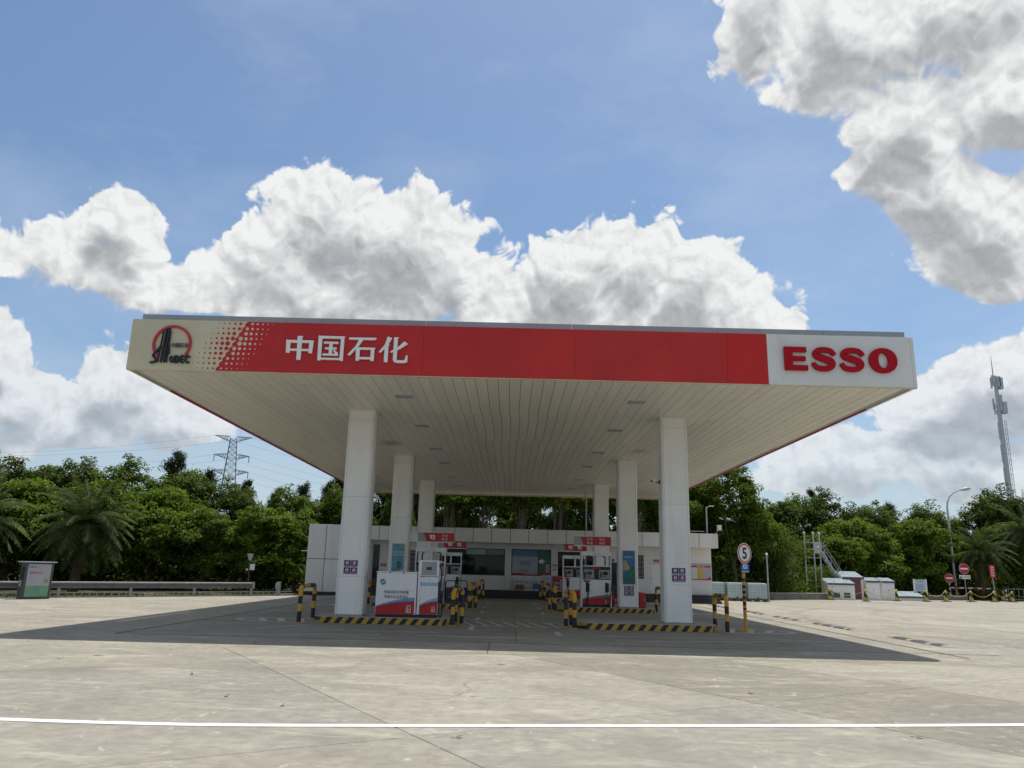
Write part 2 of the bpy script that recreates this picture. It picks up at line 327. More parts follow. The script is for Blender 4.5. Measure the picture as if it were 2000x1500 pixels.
pm("bark", (0.13, 0.105, 0.075), 0.9, var=0.35, vs=6, bump=0.8, bs=20); pm("pale_bark", (0.22, 0.19, 0.15), 0.9, var=0.3, vs=6); pm("palm_bark", (0.10, 0.07, 0.045), 0.95, var=0.4, vs=9, bump=1.0, bs=16)
def mat_glass():
    m, T, b = new_mat("shop_glass")
    b.inputs['Base Color'].default_value = (0.006, 0.012, 0.011, 1); b.inputs['Roughness'].default_value = 0.03
    b.inputs['Specular IOR Level'].default_value = 0.30
    m3, T3, b3 = new_mat("sky_reflection_transom"); b3.inputs['Base Color'].default_value = (0.30, 0.46, 0.47, 1); b3.inputs['Roughness'].default_value = 0.15  # pale aqua base colour paints a sky reflection onto the middle transom pane
    m2, T2, b2 = new_mat("transom_glass")
    b2.inputs['Base Color'].default_value = (0.05, 0.075, 0.07, 1); b2.inputs['Roughness'].default_value = 0.05
mat_glass()
mat_stripes("hazard_stripes", (0.50, 0.30, 0.03), (0.016, 0.016, 0.018), 0.31, -0.75)
mat_leaf("leaf_ficus", (0.060, 0.110, 0.014), (0.135, 0.205, 0.024), (0.23, 0.29, 0.04), trans=0.45)
mat_leaf("leaf_dark", (0.042, 0.078, 0.015), (0.100, 0.145, 0.026), (0.16, 0.17, 0.04), trans=0.42)
mat_leaf("leaf_needle", (0.020, 0.032, 0.016), (0.045, 0.062, 0.030), (0.09, 0.08, 0.045), trans=0.25)
mat_leaf("leaf_bamboo", (0.045, 0.070, 0.018), (0.10, 0.13, 0.035), (0.17, 0.17, 0.06))
mat_leaf("leaf_palm", (0.048, 0.080, 0.028), (0.100, 0.140, 0.045), (0.20, 0.20, 0.09), trans=0.30)
mat_leaf("leaf_grass", (0.045, 0.070, 0.015), (0.10, 0.12, 0.03), (0.16, 0.14, 0.05))
M = MATS

# ================================================================ mesh building
class MB:
    def __init__(s): s.v = []; s.f = []; s.mi = []
    def add(s, verts, faces, mi=0):
        o = len(s.v); s.v += [tuple(p) for p in verts]; s.f += [tuple(i+o for i in f) for f in faces]; s.mi += [mi]*len(faces); return s
    def box(s, x0, x1, y0, y1, z0, z1, mi=0):
        return s.add([(x0,y0,z0),(x1,y0,z0),(x1,y1,z0),(x0,y1,z0),(x0,y0,z1),(x1,y0,z1),(x1,y1,z1),(x0,y1,z1)],
                     [(0,3,2,1),(4,5,6,7),(0,1,5,4),(1,2,6,5),(2,3,7,6),(3,0,4,7)], mi)
    def prism(s, poly, y0, y1, mi=0, back=True):
        """polygon in x,z (anticlockwise seen from -Y) pushed from y0 (front) to y1"""
        a = sum(poly[i][0]*poly[(i+1) % len(poly)][1]-poly[(i+1) % len(poly)][0]*poly[i][1] for i in range(len(poly)))
        if a < 0: poly = poly[::-1]
        n = len(poly)
        vs = [(x, y0, z) for x, z in poly]+[(x, y1, z) for x, z in poly]
        fs = [tuple(range(n))]+([tuple(range(2*n-1, n-1, -1))] if back else [])
        fs += [(i, n+i, n+(i+1) % n, (i+1) % n) for i in range(n)]
        return s.add(vs, fs, mi)
    def slabpoly(s, poly, z0, z1, mi=0, ch=0.0):
        """polygon in x,y (anticlockwise) from z0 up to z1, top edge chamfered by ch"""
        n = len(poly)
        rings = [[(x, y, z0) for x, y in poly]]
        if ch:
            rings.append([(x, y, z1-ch) for x, y in poly]); rings.append([(x, y, z1) for x, y in inset(poly, ch)])
        else: rings.append([(x, y, z1) for x, y in poly])
        vs = [p for r in rings for p in r]; fs = []
        for k in range(len(rings)-1):
            fs += [(k*n+i, k*n+(i+1) % n, (k+1)*n+(i+1) % n, (k+1)*n+i) for i in range(n)]
        fs.append(tuple((len(rings)-1)*n+i for i in range(n)))
        return s.add(vs, fs, mi)
    def tube(s, pts, r, n=8, mi=0, cap=True, mif=None):
        pts = [Vector(p) for p in pts]; k = len(pts)
        rs = r if isinstance(r, (list, tuple)) else [r]*k
        up = None; rings = []
        for i, p in enumerate(pts):
            t = (pts[min(i+1, k-1)]-pts[max(i-1, 0)]).normalized()
            if up is None:
                up = t.orthogonal().normalized()
            up = (up - t*up.dot(t)); up = up.normalized() if up.length > 1e-6 else t.orthogonal().normalized()
            sd = t.cross(up)
            rings.append([p + (up*math.cos(2*math.pi*j/n)+sd*math.sin(2*math.pi*j/n))*rs[i] for j in range(n)])
        vs = [q for rg in rings for q in rg]; o = len(s.v)
        s.v += [tuple(q) for q in vs]
        for i in range(k-1):
            m_ = mif(i) if mif else mi
            for j in range(n):
                s.f.append((o+i*n+j, o+i*n+(j+1) % n, o+(i+1)*n+(j+1) % n, o+(i+1)*n+j)); s.mi.append(m_)
        if cap:
            s.f.append(tuple(o+j for j in range(n-1, -1, -1))); s.mi.append(mif(0) if mif else mi)
            s.f.append(tuple(o+(k-1)*n+j for j in range(n))); s.mi.append(mif(k-2) if mif else mi)
        return s
    def bar(s, a, b, w, d=None, mi=0):
        """square bar between two points"""
        d = d or w; a = Vector(a); b = Vector(b); t = (b-a).normalized()
        u = t.cross(Vector((0, 0, 1))); u = u.normalized() if u.length > 1e-4 else Vector((1, 0, 0)); v = t.cross(u)
        c = [u*sx*w/2+v*sy*d/2 for sx, sy in ((-1,-1),(1,-1),(1,1),(-1,1))]
        return s.add([a+q for q in c]+[b+q for q in c], [(0,3,2,1),(4,5,6,7),(0,1,5,4),(1,2,6,5),(2,3,7,6),(3,0,4,7)], mi)
    def disc(s, cx, cz, r, y0, y1, n=24, mi=0, rz=None):
        rz = rz or r
        return s.prism([(cx+r*math.cos(2*math.pi*i/n), cz+rz*math.sin(2*math.pi*i/n)) for i in range(n)], y0, y1, mi)
    def ring(s, cx, cz, r0, r1, y0, y1, a0=0.0, a1=360.0, n=32, mi=0, sx=1.0):
        full = abs(a1-a0) >= 359.9; k = n if full else n+1
        vs = []; fs = []
        for i in range(k):
            a = R(a0+(a1-a0)*i/n); c, q = math.cos(a)*sx, math.sin(a)
            vs += [(cx+r0*c, y0, cz+r0*q), (cx+r1*c, y0, cz+r1*q), (cx+r1*c, y1, cz+r1*q), (cx+r0*c, y1, cz+r0*q)]
        for i in range(n):
            a, b = 4*i, 4*((i+1) % k)
            fs += [(a, a+1, b+1, b), (a+1, a+2, b+2, b+1), (a+2, a+3, b+3, b+2), (a+3, a, b, b+3)]
        if not full: fs += [(0, 3, 2, 1), (4*(k-1), 4*(k-1)+1, 4*(k-1)+2, 4*(k-1)+3)]
        return s.add(vs, fs, mi)
    def ribbon(s, pts, ws, y0, y1, mi=0):
        """flat stroke following x,z points with widths"""
        k = len(pts); L = []; Rr = []
        for i in range(k):
            a = Vector(pts[max(i-1, 0)]); b = Vector(pts[min(i+1, k-1)]); t = (b-a).normalized(); n_ = Vector((-t.y, t.x))
            w = ws[i] if isinstance(ws, (list, tuple)) else ws
            p = Vector(pts[i]); L.append(p+n_*w/2); Rr.append(p-n_*w/2)
        vs = []
        for a, b in zip(L, Rr): vs += [(a.x, y0, a.y), (b.x, y0, b.y), (b.x, y1, b.y), (a.x, y1, a.y)]
        fs = []
        for i in range(k-1):
            a, b = 4*i, 4*i+4
            fs += [(a, a+1, b+1, b), (a+1, a+2, b+2, b+1), (a+2, a+3, b+3, b+2), (a+3, a, b, b+3)]
        fs += [(0, 3, 2, 1), (4*(k-1), 4*(k-1)+1, 4*(k-1)+2, 4*(k-1)+3)]
        return s.add(vs, fs, mi)
    def mesh(s, name):
        me = bpy.data.meshes.new(name); me.from_pydata(s.v, [], s.f); me.polygons.foreach_set('material_index', s.mi); me.update(); return me
def inset(poly, d):
    n = len(poly); out = []
    for i in range(n):
        p0, p1, p2 = Vector(poly[i-1]), Vector(poly[i]), Vector(poly[(i+1) % n])
        a = (p1-p0).normalized(); b = (p2-p1).normalized()
        na, nb = Vector((-a.y, a.x)), Vector((-b.y, b.x))
        k = 1+na.dot(nb); q = p1+(na+nb)*(d/max(k, 0.2)); out.append((q.x, q.y))
    return out
def clip(poly, nx, ny, c):
    """keep the side where nx*x+ny*y <= c"""
    out = []; n = len(poly)
    for i in range(n):
        a, b = poly[i], poly[(i+1) % n]; da, db = nx*a[0]+ny*a[1]-c, nx*b[0]+ny*b[1]-c
        if da <= 0: out.append(a)
        if (da < 0 < db) or (db < 0 < da):
            t = da/(da-db); out.append((a[0]+(b[0]-a[0])*t, a[1]+(b[1]-a[1])*t))
    return out
def area(poly): return 0.5*sum(poly[i][0]*poly[(i+1) % len(poly)][1]-poly[(i+1) % len(poly)][0]*poly[i][1] for i in range(len(poly)))
def spline(P, per=8):
    P = [Vector(p) for p in P]; out = []
    for i in range(len(P)-1):
        a, b, c, d = P[max(i-1, 0)], P[i], P[i+1], P[min(i+2, len(P)-1)]
        for k in range(per):
            t = k/per
            out.append(0.5*((2*b)+(c-a)*t+(2*a-5*b+4*c-d)*t*t+(3*b-a-3*c+d)*t**3))
    out.append(P[-1]); return out

def tag(o, label=None, cat=None, group=None, kind=None):
    if label: o['label'] = label
    if cat: o['category'] = cat
    if group: o['group'] = group
    if kind: o['kind'] = kind
    return o
def obj(name, mb, mats, parent=None, loc=None, rotz=0.0, bevel=0.0, smooth=0.0, **kw):
    me = mb.mesh(name) if isinstance(mb, MB) else mb
    if isinstance(mb, MB):
        for q in (mats if isinstance(mats, (list, tuple)) else [mats]): me.materials.append(M[q] if isinstance(q, str) else q)
        if smooth:
            me.polygons.foreach_set('use_smooth', [True]*len(me.polygons)); me.set_sharp_from_angle(angle=R(smooth))
    o = bpy.data.objects.new(name, me); COL.objects.link(o)
    if parent: o.parent = parent
    if loc: o.location = loc
    if rotz: o.rotation_euler = (0, 0, rotz)
    if bevel:
        b = o.modifiers.new('bevel', 'BEVEL'); b.width = bevel; b.segments = 2; b.limit_method = 'ANGLE'; b.angle_limit = R(40)
    return tag(o, **kw)
def thing(name, loc=(0, 0, 0), rotz=0.0, **kw):
    o = bpy.data.objects.new(name, None); COL.objects.link(o); o.location = loc; o.rotation_euler = (0, 0, rotz)
    o.empty_display_size = 0.2
    return tag(o, **kw)
def copy_tree(o, parent=None, loc=None, rotz=None, scale=None, **kw):
    c = o.copy(); COL.objects.link(c); c.parent = parent
    if loc is not None: c.location = loc
    if rotz is not None: c.rotation_euler = (0, 0, rotz)
    if scale is not None: c.scale = scale
    for ch in list(o.children): copy_tree(ch, c)
    return tag(c, **kw)
_txt = {}
def txt(body, size, depth, wx=1.0, bold=0.0, shear=0.0, space=1.0):
    """lettering as a mesh facing -Y, centred on its own middle"""
    key = (body, size, depth, wx, bold, shear, space)
    if key in _txt: return _txt[key]
    c = bpy.data.curves.new('text', 'FONT'); c.body = body; c.size = size; c.extrude = depth/2; c.offset = bold
    c.align_x = 'CENTER'; c.align_y = 'CENTER'; c.shear = shear; c.space_character = space; c.resolution_u = 3
    o = bpy.data.objects.new('text', c); COL.objects.link(o)
    me = bpy.data.meshes.new_from_object(o); bpy.data.objects.remove(o); bpy.data.curves.remove(c)
    n = len(me.vertices); co = np.empty(n*3, np.float32); me.vertices.foreach_get('co', co); co = co.reshape(n, 3)
    if n:
        co[:, 0] -= (co[:, 0].min()+co[:, 0].max())/2; co[:, 1] -= (co[:, 1].min()+co[:, 1].max())/2
    co2 = np.stack([co[:, 0]*wx, -co[:, 2], co[:, 1]], 1).astype(np.float32)
    me.vertices.foreach_set('co', co2.ravel()); me.update(); _txt[key] = me
    return me
def put_text(name, body, size, mat, parent, x, y, z, depth=0.006, wx=1.0, bold=0.0, shear=0.0, space=1.0, **kw):
    me = txt(body, size, depth, wx, bold, shear, space).copy(); me.name = name; me.materials.clear(); me.materials.append(M[mat])
    o = bpy.data.objects.new(name, me); COL.objects.link(o); o.parent = parent; o.location = (x, y, z)
    return tag(o, **kw)

# ================================================================ ground
def woff(o):
    v = Vector((0, 0, 0))
    while o: v += o.location; o = o.parent
    return v
def wpart(name, mb, mats, parent, **kw):
    """a part whose geometry is written in world coordinates"""
    w = woff(parent)
    return obj(name, mb, mats, parent, loc=(-w.x, -w.y, -w.z), **kw)
random.seed(7)
ground = obj("ground", MB().add([(-1500,-1500,-0.05),(1500,-1500,-0.05),(1500,1500,-0.05),(-1500,1500,-0.05)], [(0,1,2,3)]), "soil_and_litter", kind='structure')
# edges of the paved yard: left verge line and right verge line
LV = ((-20.6, 31.4), (-12.9, 39.9)); 
def left_ok(p):   # keep right/below the guard rail line
    (x0, y0), (x1, y1) = LV; dx, dy = x1-x0, y1-y0
    return clip(p, -dy, dx, -dy*x0+dx*y0)
def right_ok(p):
    x0, y0, x1, y1 = 12.0, 53.2, 50.0, 73.0; dx, dy = x1-x0, y1-y0
    return clip(p, -dy, dx, -dy*x0+dx*y0)
pad = obj("forecourt", MB().add([(-60,-14,-0.03),(60,-14,-0.03),(60,30,-0.03),(60,78.2,-0.03),(12,53.2,-0.03),(12,48,-0.03),(-10.5,46,-0.03),(-11.6,41.3,-0.03),(-60,-12.1,-0.03)], [tuple(range(9))]), "joint_dark", kind='structure')
def slab(poly, mat, gap=0.006, tint=None):
    if len(poly) < 3 or area(poly) < 0.15: return
    # drop doubled corners
    q = [p for i, p in enumerate(poly) if (Vector(p)-Vector(poly[i-1])).length > 0.03]
    if len(q) < 3 or area(q) < 0.15: return
    poly = inset(q, gap)
    z = random.uniform(-0.001, 0.001)
    o = obj("slab", MB().slabpoly(poly, -0.028, z, ch=0.007), mat, pad); f = tint or random.uniform(0.90, 1.05); o.color = (f, f*random.uniform(0.99, 1.01), f*random.uniform(0.97, 1.02), 1)
def rect(x0, x1, y0, y1): return [(x0, y0), (x1, y0), (x1, y1), (x0, y1)]
nx, ny = 0.854, 0.520; ux, uy = 0.520, -0.854
offs = [-30.15+4.8*i for i in range(7)]+[3.45, 8.26, 11.84]+[16.64+4.8*i for i in range(6)]
crs = [-46.35+6.5*i for i in range(12)]
for i in range(len(offs)-1):
    for j in range(len(crs)-1):
        cs = [(offs[i], crs[j]), (offs[i+1], crs[j]), (offs[i+1], crs[j+1]), (offs[i], crs[j+1])]
        p = [(a*nx+b*ux, a*ny+b*uy) for a, b in cs]
        if area(p) < 0: p = p[::-1]
        for (a, b, c) in ((0, 1, 15.75), (0, -1, 12), (1, 0, 30), (-1, 0, 30)): p = clip(p, a, b, c) if p else p
        if p: p = left_ok(p)
        if p: slab(p, CONC, tint=0.80 if (offs[i] == 8.26 and -14 < crs[j] < 0) else None)
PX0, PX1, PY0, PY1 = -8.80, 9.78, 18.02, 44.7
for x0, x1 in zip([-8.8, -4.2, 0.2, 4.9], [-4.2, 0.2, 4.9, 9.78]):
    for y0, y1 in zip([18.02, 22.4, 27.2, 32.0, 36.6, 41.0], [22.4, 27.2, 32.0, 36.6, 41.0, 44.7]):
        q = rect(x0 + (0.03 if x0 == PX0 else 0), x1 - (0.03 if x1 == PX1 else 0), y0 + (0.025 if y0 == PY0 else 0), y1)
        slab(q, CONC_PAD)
for x0 in range(-35, 40, 5):                                     # strip in front of the drain
    slab(left_ok(rect(x0-0.4, x0+4.6, 15.75, PY0-0.02)) or [], CONC)
yy = [18.0, 23.2, 28.4, 33.6, 38.8, 44.0]
for x0, x1 in ((-35.2, -30), (-30, -24.6), (-24.6, -19.4), (-19.4, -14.1), (-14.1, PX0-0.02)):
    for y0, y1 in zip(yy[:-1], yy[1:]):
        p = left_ok(rect(x0, x1, y0, y1))
        if p: p = clip(p, 0, 1, 44.9)
        if p: slab(p, CONC)
yy = [18.0, 23.5, 29.0, 34.5, 40.0, 45.5, 51.0, 56.5, 62.0, 67.5, 73]
xx = [PX1+0.02, 15.2, 20.6, 26.0, 31.4, 36.8, 42.2, 47.6, 53]
for x0, x1 in zip(xx[:-1], xx[1:]):
    for y0, y1 in zip(yy[:-1], yy[1:]):
        p = right_ok(rect(x0, x1, y0, y1))
        if p and x0 < 12.4 and y1 > 44.9: 
            p = clip(p, 0, 1, 44.9) if y0 < 44.9 else [q for q in [] ]
            if not p and x1 > 12.6: p = right_ok(rect(12.5, x1, max(y0, 44.9), y1))
        if p: slab(p, CONC)
slab(right_ok(rect(12.5, 15.2, 44.9, 45.5)), CONC)
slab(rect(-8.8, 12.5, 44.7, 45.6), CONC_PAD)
# sandy strip and kerb beyond the yard on the right
def along(p, q, t, s=0.0):
    d = Vector((q[0]-p[0], q[1]-p[1])); L = d.length; d /= L; n_ = Vector((-d.y, d.x))
    r = Vector(p)+d*(t*L)+n_*s; return (r.x, r.y)
RP, RQ = (12.0, 53.2), (50.0, 73.0)
sand = obj("sand_strip", MB().slabpoly([along(RP, RQ, -0.05, 0.02), along(RP, RQ, 0.46, 0.02), along(RP, RQ, 0.46, 3.6), along(RP, RQ, -0.05, 4.6)], -0.045, 0.02), "sandy_earth", kind='structure')

# painted markings: thin sheets on the slabs
def strip(pts, w, mat, name="painted_line", z=0.0045, parent=None):
    vs = []; k = len(pts)
    for i in range(k):
        a = Vector(pts[max(i-1, 0)]); b = Vector(pts[min(i+1, k-1)]); t = (b-a).normalized(); n_ = Vector((-t.y, t.x)); p = Vector(pts[i])
        ww = w[i] if isinstance(w, list) else w
        l, r = p+n_*ww/2, p-n_*ww/2; vs += [(l.x, l.y, z), (r.x, r.y, z)]
    return obj(name, MB().add(vs, [(2*i+1, 2*i+3, 2*i+2, 2*i) for i in range(k-1)]), mat, parent or pad)
strip([tuple(p) for p in spline([(-9.5, 8.85), (-7.2, 8.52), (-5.13, 8.38), (-3.81, 8.34), (-2.54, 8.40), (0.07, 8.70), (2.88, 9.06), (5.98, 9.51), (10, 10.2), (15, 11.3)], 6)], 0.145, "road_paint")
strip([(PX0, PY0), (PX1+1.2, PY0)], 0.055, "joint_dark", "drain_slot", 0.0024); strip([(PX0, PY0+0.03), (PX0, 44.6)], 0.055, "joint_dark", "drain_slot", 0.0024); strip([(PX1, PY0-0.9), (PX1, 44.6)], 0.060, "joint_dark", "drain_slot", 0.0030)
for x, ys in ((1.31, (21.0, 24.7, 30.6, 34.6, 39.3)), (-1.01, (22.2, 26.4, 30.8, 34.5, 39.2))):
    for y in ys: strip([(x, y-0.62), (x, y+0.62)], 0.15, "worn_paint", "lane_dash")
for (a, b) in (((-6.9, 18.55), (-3.1, 19.36)), ((-2.2, 19.5), (1.2, 19.4)), ((3.2, 19.3), (8.9, 20.75)), ((2.2, 20.6), (7.8, 20.75)), ((-5.6, 20.4), (-1.8, 20.5)), ((6.3, 21.9), (7.35, 20.85)), ((-6.4, 20.4), (-5.5, 21.9)), ((-1.6, 26.1), (1.9, 26.2)), ((5.6, 27.6), (9.2, 28.4)), ((5.9, 30.2), (8.8, 30.6)), ((-8.0, 27.8), (-5.6, 27.6))):
    strip([a, b], 0.10, "worn_paint")
strip([(-1.55, 23.0), (1.85, 23.1)], 0.10, "worn_paint"); strip([(-1.5, 25.2), (1.8, 25.3)], 0.10, "worn_paint")
for i in range(8): strip([(-1.45+0.42*i, 25.15), (-1.0+0.42*i, 23.1)], 0.11, "worn_paint", "hatch_bar")
def nose(xe, sgn, yc):
    """hatched white bullet painted past the end of an island"""
    L = 2.1; pts = [(xe, yc-0.85)]+[(xe+sgn*L*math.sin(R(a)), yc-0.85*math.cos(R(a))) for a in range(10, 180, 10)]+[(xe, yc+0.85)]
    strip([tuple(p) for p in spline(pts, 2)], 0.16, "worn_paint", "nose_outline")
    for t in (0.15, 0.42, 0.68):
        h = 0.85*math.sqrt(max(0.05, 1-t*t))-0.12; strip([(xe+sgn*(L*t-0.25), yc-h), (xe+sgn*(L*t+0.18), yc+h)], 0.2, "worn_paint", "nose_bar")
for yc in (23.65, 33.2, 42.7):
    nose(-5.85, -1, yc); nose(6.30, 1, yc)

# ================================================================ canopy
CX0, CX1, CY0, CY1 = -9.62, 9.98, 18.40, 49.55
SOF, FB, FT = 6.255, 6.205, 7.505
canopy = thing("station_canopy", (0.18, 34.0, 0), label="big flat station canopy with red and cream fascia on six white columns", cat="canopy")
# core that everything is fixed to
wpart("roof_deck", MB().box(CX0+0.5, CX1-0.5, CY0+0.5, CY1-0.5, SOF+0.10, FT-0.10), "gap_black", canopy)
wpart("roof_sheet", MB().box(CX0+0.45, CX1-0.45, CY0+0.45, CY1-0.45, FT-0.095, FT-0.04), "coping_grey", canopy)
# coping upstand set back from the edge, in lengths
cop_x = [CX0+0.02, -5.9, -2.3, 1.45, 5.2, 7.9, CX1+0.02]
for a, b in zip(cop_x[:-1], cop_x[1:]):
    wpart("coping_panel", MB().box(a+0.006, b-0.006, CY0+0.42, CY0+0.50, FT-0.09, 7.775), "coping_grey", canopy)
for k in range(8):
    y0 = CY0+0.51+k*3.76
    for x in (CX0+0.02, CX1-0.06):
        wpart("coping_panel", MB().box(x, x+0.08, y0+0.006, y0+3.754, FT-0.09, 7.775), "coping_grey", canopy)
# soffit planks running front to back
random.seed(3)
pw = 0.292; npl = int((CX1-CX0-0.30)/pw); sx0 = (CX0+CX1)/2-npl*pw/2
ybr = [CY0+0.10, 23.35, 28.2, 37.9, CY1-0.10]
plank_me = {}
for k, (y0, y1) in enumerate(zip(ybr[:-1], ybr[1:])):
    mb = MB(); w = pw-0.016
    L = y1-y0-0.006
    mb.add([(0,0,0),(w,0,0),(w,L,0),(0,L,0),(-0.006,0,0.03),(w+0.006,0,0.03),(w+0.006,L,0.03),(-0.006,L,0.03)], [(0,3,2,1),(0,1,5,4),(1,2,6,5),(2,3,7,6),(3,0,4,7)])
    plank_me[k] = mb.mesh("soffit_plank"); plank_me[k].materials.append(M["soffit_plank"])
    sh = (0.0, 0.035, -0.03, 0.02)[k]
    for i in range(npl):
        o = bpy.data.objects.new("soffit_plank", plank_me[k]); COL.objects.link(o); o.parent = canopy
        o.location = (sx0+i*pw+0.008+sh-0.18, y0+0.003-34.0, SOF+random.uniform(-0.002, 0.003))
# edge trims of the soffit
for x0, x1 in ((CX0+0.07, CX0+0.16), (CX1-0.16, CX1-0.07)):
    wpart("edge_trim", MB().box(x0, x1, CY0+0.12, CY1-0.12, SOF-0.012, SOF+0.05), "light_grey", canopy)
wpart("edge_trim", MB().box(CX0+0.02, CX1-0.02, CY0+0.012, CY0+0.085, FB-0.022, FB+0.03), "cream_panel", canopy)
wpart("edge_trim", MB().box(CX0+0.02, CX1-0.02, CY1-0.085, CY1-0.012, FB-0.022, FB+0.03), "cream_panel", canopy)
# fascia: front panels
def fpanel(x0, x1, mat, **kw):
    return wpart("fascia_panel", MB().box(x0+0.0025, x1-0.0025, CY0, CY0+0.06, FB, FT), mat, canopy, bevel=0.003, **kw)
fpanel(CX0, -5.88, "cream_panel", label="cream fascia panel with the emblem and halftone dots")
fpanel(-5.88, -2.29, "red_panel"); fpanel(-2.29, 1.50, "red_panel"); fpanel(1.50, 5.29, "red_panel"); fpanel(5.29, 6.30, "red_panel_fresh")
fpanel(6.30, CX1-0.09, "white_panel", label="white fascia panel carrying the red letters")
wpart("corner_post", MB().box(CX1-0.085, CX1, CY0+0.004, CY0+0.30, FB, FT), "white_panel", canopy, bevel=0.01)
# red field that bites into the cream panel with a scalloped edge
def edge_x(z): return -7.37+(z-6.205)/(7.505-6.205)*0.68
zs = np.linspace(FB+0.004, FT-0.004, 73); scal = []
for z in zs: scal.append((edge_x(z)-0.055*abs(math.sin((z-FB)/(FT-FB)*math.pi*10))**0.6, z))
wpart("red_field", MB().prism(scal+[(-5.884, FT-0.004), (-5.884, FB+0.004)], CY0-0.005, CY0+0.01), "red_panel", canopy)
dots_r, dots_c = MB(), MB()
for row in range(10):
    z = FB+0.065+row*0.13
    big = 1-abs(row-5.2)/6.6
    for k in range(5):
        r = (0.054-0.0095*k)*(0.35+0.75*big)
        dots_r.disc(edge_x(z)-0.125-0.135*k-(0.05 if row % 2 else 0), z, r, CY0-0.0045, CY0+0.004, 14)
        dots_c.disc(edge_x(z)+0.075+0.130*k+(0.05 if row % 2 else 0), z, r*0.95, CY0-0.0085, CY0-0.001, 14)
wpart("red_dots", dots_r, "red_panel", canopy, kind='stuff'); wpart("cream_dots", dots_c, "cream_panel", canopy, kind='stuff')
# sides and back
for side, (x0, x1) in (("l", (CX0, CX0+0.06)), ("r", (CX1-0.06, CX1))):
    y = CY0+(0.064 if side == "l" else 0.304); first = True
    while y < CY1-0.1:
        y1 = min(y+(2.4 if first else 3.9), CY1-0.064)
        wpart("fascia_panel", MB().box(x0, x1, y+0.004, y1-0.004, FB, FT), ("cream_panel" if side == "l" else "white_panel") if first else "red_panel", canopy)
        y = y1; first = False
xb = CX0
while xb < CX1-0.1:
    x1 = min(xb+3.92, CX1); wpart("fascia_panel", MB().box(xb+0.004, x1-0.004, CY1-0.06, CY1, FB, FT), "red_panel", canopy); xb = x1
# Chinese characters, raised
GLY = {
 '中': [[(6,30),(19,30),(19,80),(4,84)], [(81,30),(93,30),(96,82),(81,82)], [(12,71),(90,71),(96,82),(4,82)], [(12,38),(88,38),(88,47),(12,47)], [(43,2),(57,2),(57,94),(60,99),(41,99)]],
 '国': [[(7,1),(19,3),(19,96),(5,99)], [(82,3),(94,1),(94,93),(98,97),(82,97)], [(10,87),(92,87),(92,97),(10,97)], [(12,5),(90,5),(90,13),(12,13)], [(25,67),(75,67),(75,75),(25,75)], [(30,45),(70,45),(70,53),(30,53)], [(23,21),(77,21),(77,29),(23,29)], [(44,24),(56,24),(56,72),(44,72)], [(58,42),(64,43),(76,33),(72,26),(66,28)]],
 '石': [[(4,86),(90,86),(97,93),(94,96),(4,95)], [(39,90),(54,90),(38,60),(10,22),(2,26),(27,60)], [(31,2),(43,4),(43,52),(29,57)], [(79,4),(91,2),(91,50),(95,56),(79,56)], [(33,47),(90,47),(90,56),(33,56)], [(36,9),(88,9),(88,18),(36,18)]],
 '化': [[(27,99),(43,94),(30,66),(6,36),(0,40),(19,68)], [(19,2),(32,2),(32,64),(37,69),(19,69)], [(84,82),(98,73),(72,53),(42,37),(38,42),(66,62)], [(49,10),(62,10),(62,92),(66,97),(49,97)], [(49,14),(52,4),(62,0),(90,0),(98,5),(98,30),(93,30),(89,14),(84,10),(62,11)]],
}
for ch, (x0, x1, z0, z1) in zip('中国石化', ((-5.73,-4.98,6.51,7.15), (-4.94,-4.21,6.51,7.18), (-4.17,-3.42,6.52,7.17), (-3.38,-2.64,6.505,7.19))):
    mb = MB()
    for i, poly in enumerate(GLY[ch]):
        mb.prism([(x0+(x1-x0)*a/100, z0+(z1-z0)*b/100) for a, b in poly], CY0-0.068-0.0015*i, CY0-0.012)
    wpart("letter", mb, "letter_white", canopy, bevel=0.012)
# four wide red letters
def S_stroke(x0, x1, z0, z1):
    W, H = x1-x0, z1-z0
    P = [(0.955,0.665),(0.90,0.755),(0.76,0.855),(0.52,0.885),(0.28,0.855),(0.165,0.735),(0.235,0.620),(0.50,0.525),(0.77,0.43),(0.84,0.285),(0.73,0.155),(0.48,0.113),(0.22,0.150),(0.10,0.245),(0.045,0.355)]
    Wd = [0.150,0.185,0.215,0.225,0.235,0.265,0.285,0.290,0.285,0.265,0.235,0.225,0.215,0.185,0.150]
    pts = spline([(a, b) for a, b in P], 4); ws = [w for w, in [(Wd[min(int(i/4), 14)]*(1-(i % 4)/4)+Wd[min(int(i/4)+1, 14)]*((i % 4)/4),) for i in range(len(pts))]]
    return [(x0+W*p[0], z0+H*p[1]) for p in pts], [w*H*0.93 for w in ws]
lt = CY0-0.085
x0, x1, z0, z1 = 6.70, 7.27, 6.565, 7.165; W, Hh = x1-x0, z1-z0
wpart("letter", MB().prism([(x0, z0), (x1, z0), (x1, z0+0.22*Hh), (x0+0.36*W, z0+0.22*Hh), (x0+0.36*W, z0+0.405*Hh), (x0+0.92*W, z0+0.405*Hh), (x0+0.92*W, z0+0.605*Hh), (x0+0.36*W, z0+0.605*Hh), (x0+0.36*W, z0+0.78*Hh), (x0+0.97*W, z0+0.78*Hh), (x0+0.97*W, z1), (x0, z1)], lt, CY0-0.015), "letter_red", canopy, bevel=0.004)
for (a, b) in ((7.385, 7.975), (8.085, 8.685)):
    p, w = S_stroke(a, b, 6.55, 7.18)
    wpart("letter", MB().ribbon(p, w, lt, CY0-0.015), "letter_red", canopy)
mb = MB(); n = 40; cx_, cz_ = 9.15, 6.865
vs = []; fs = []
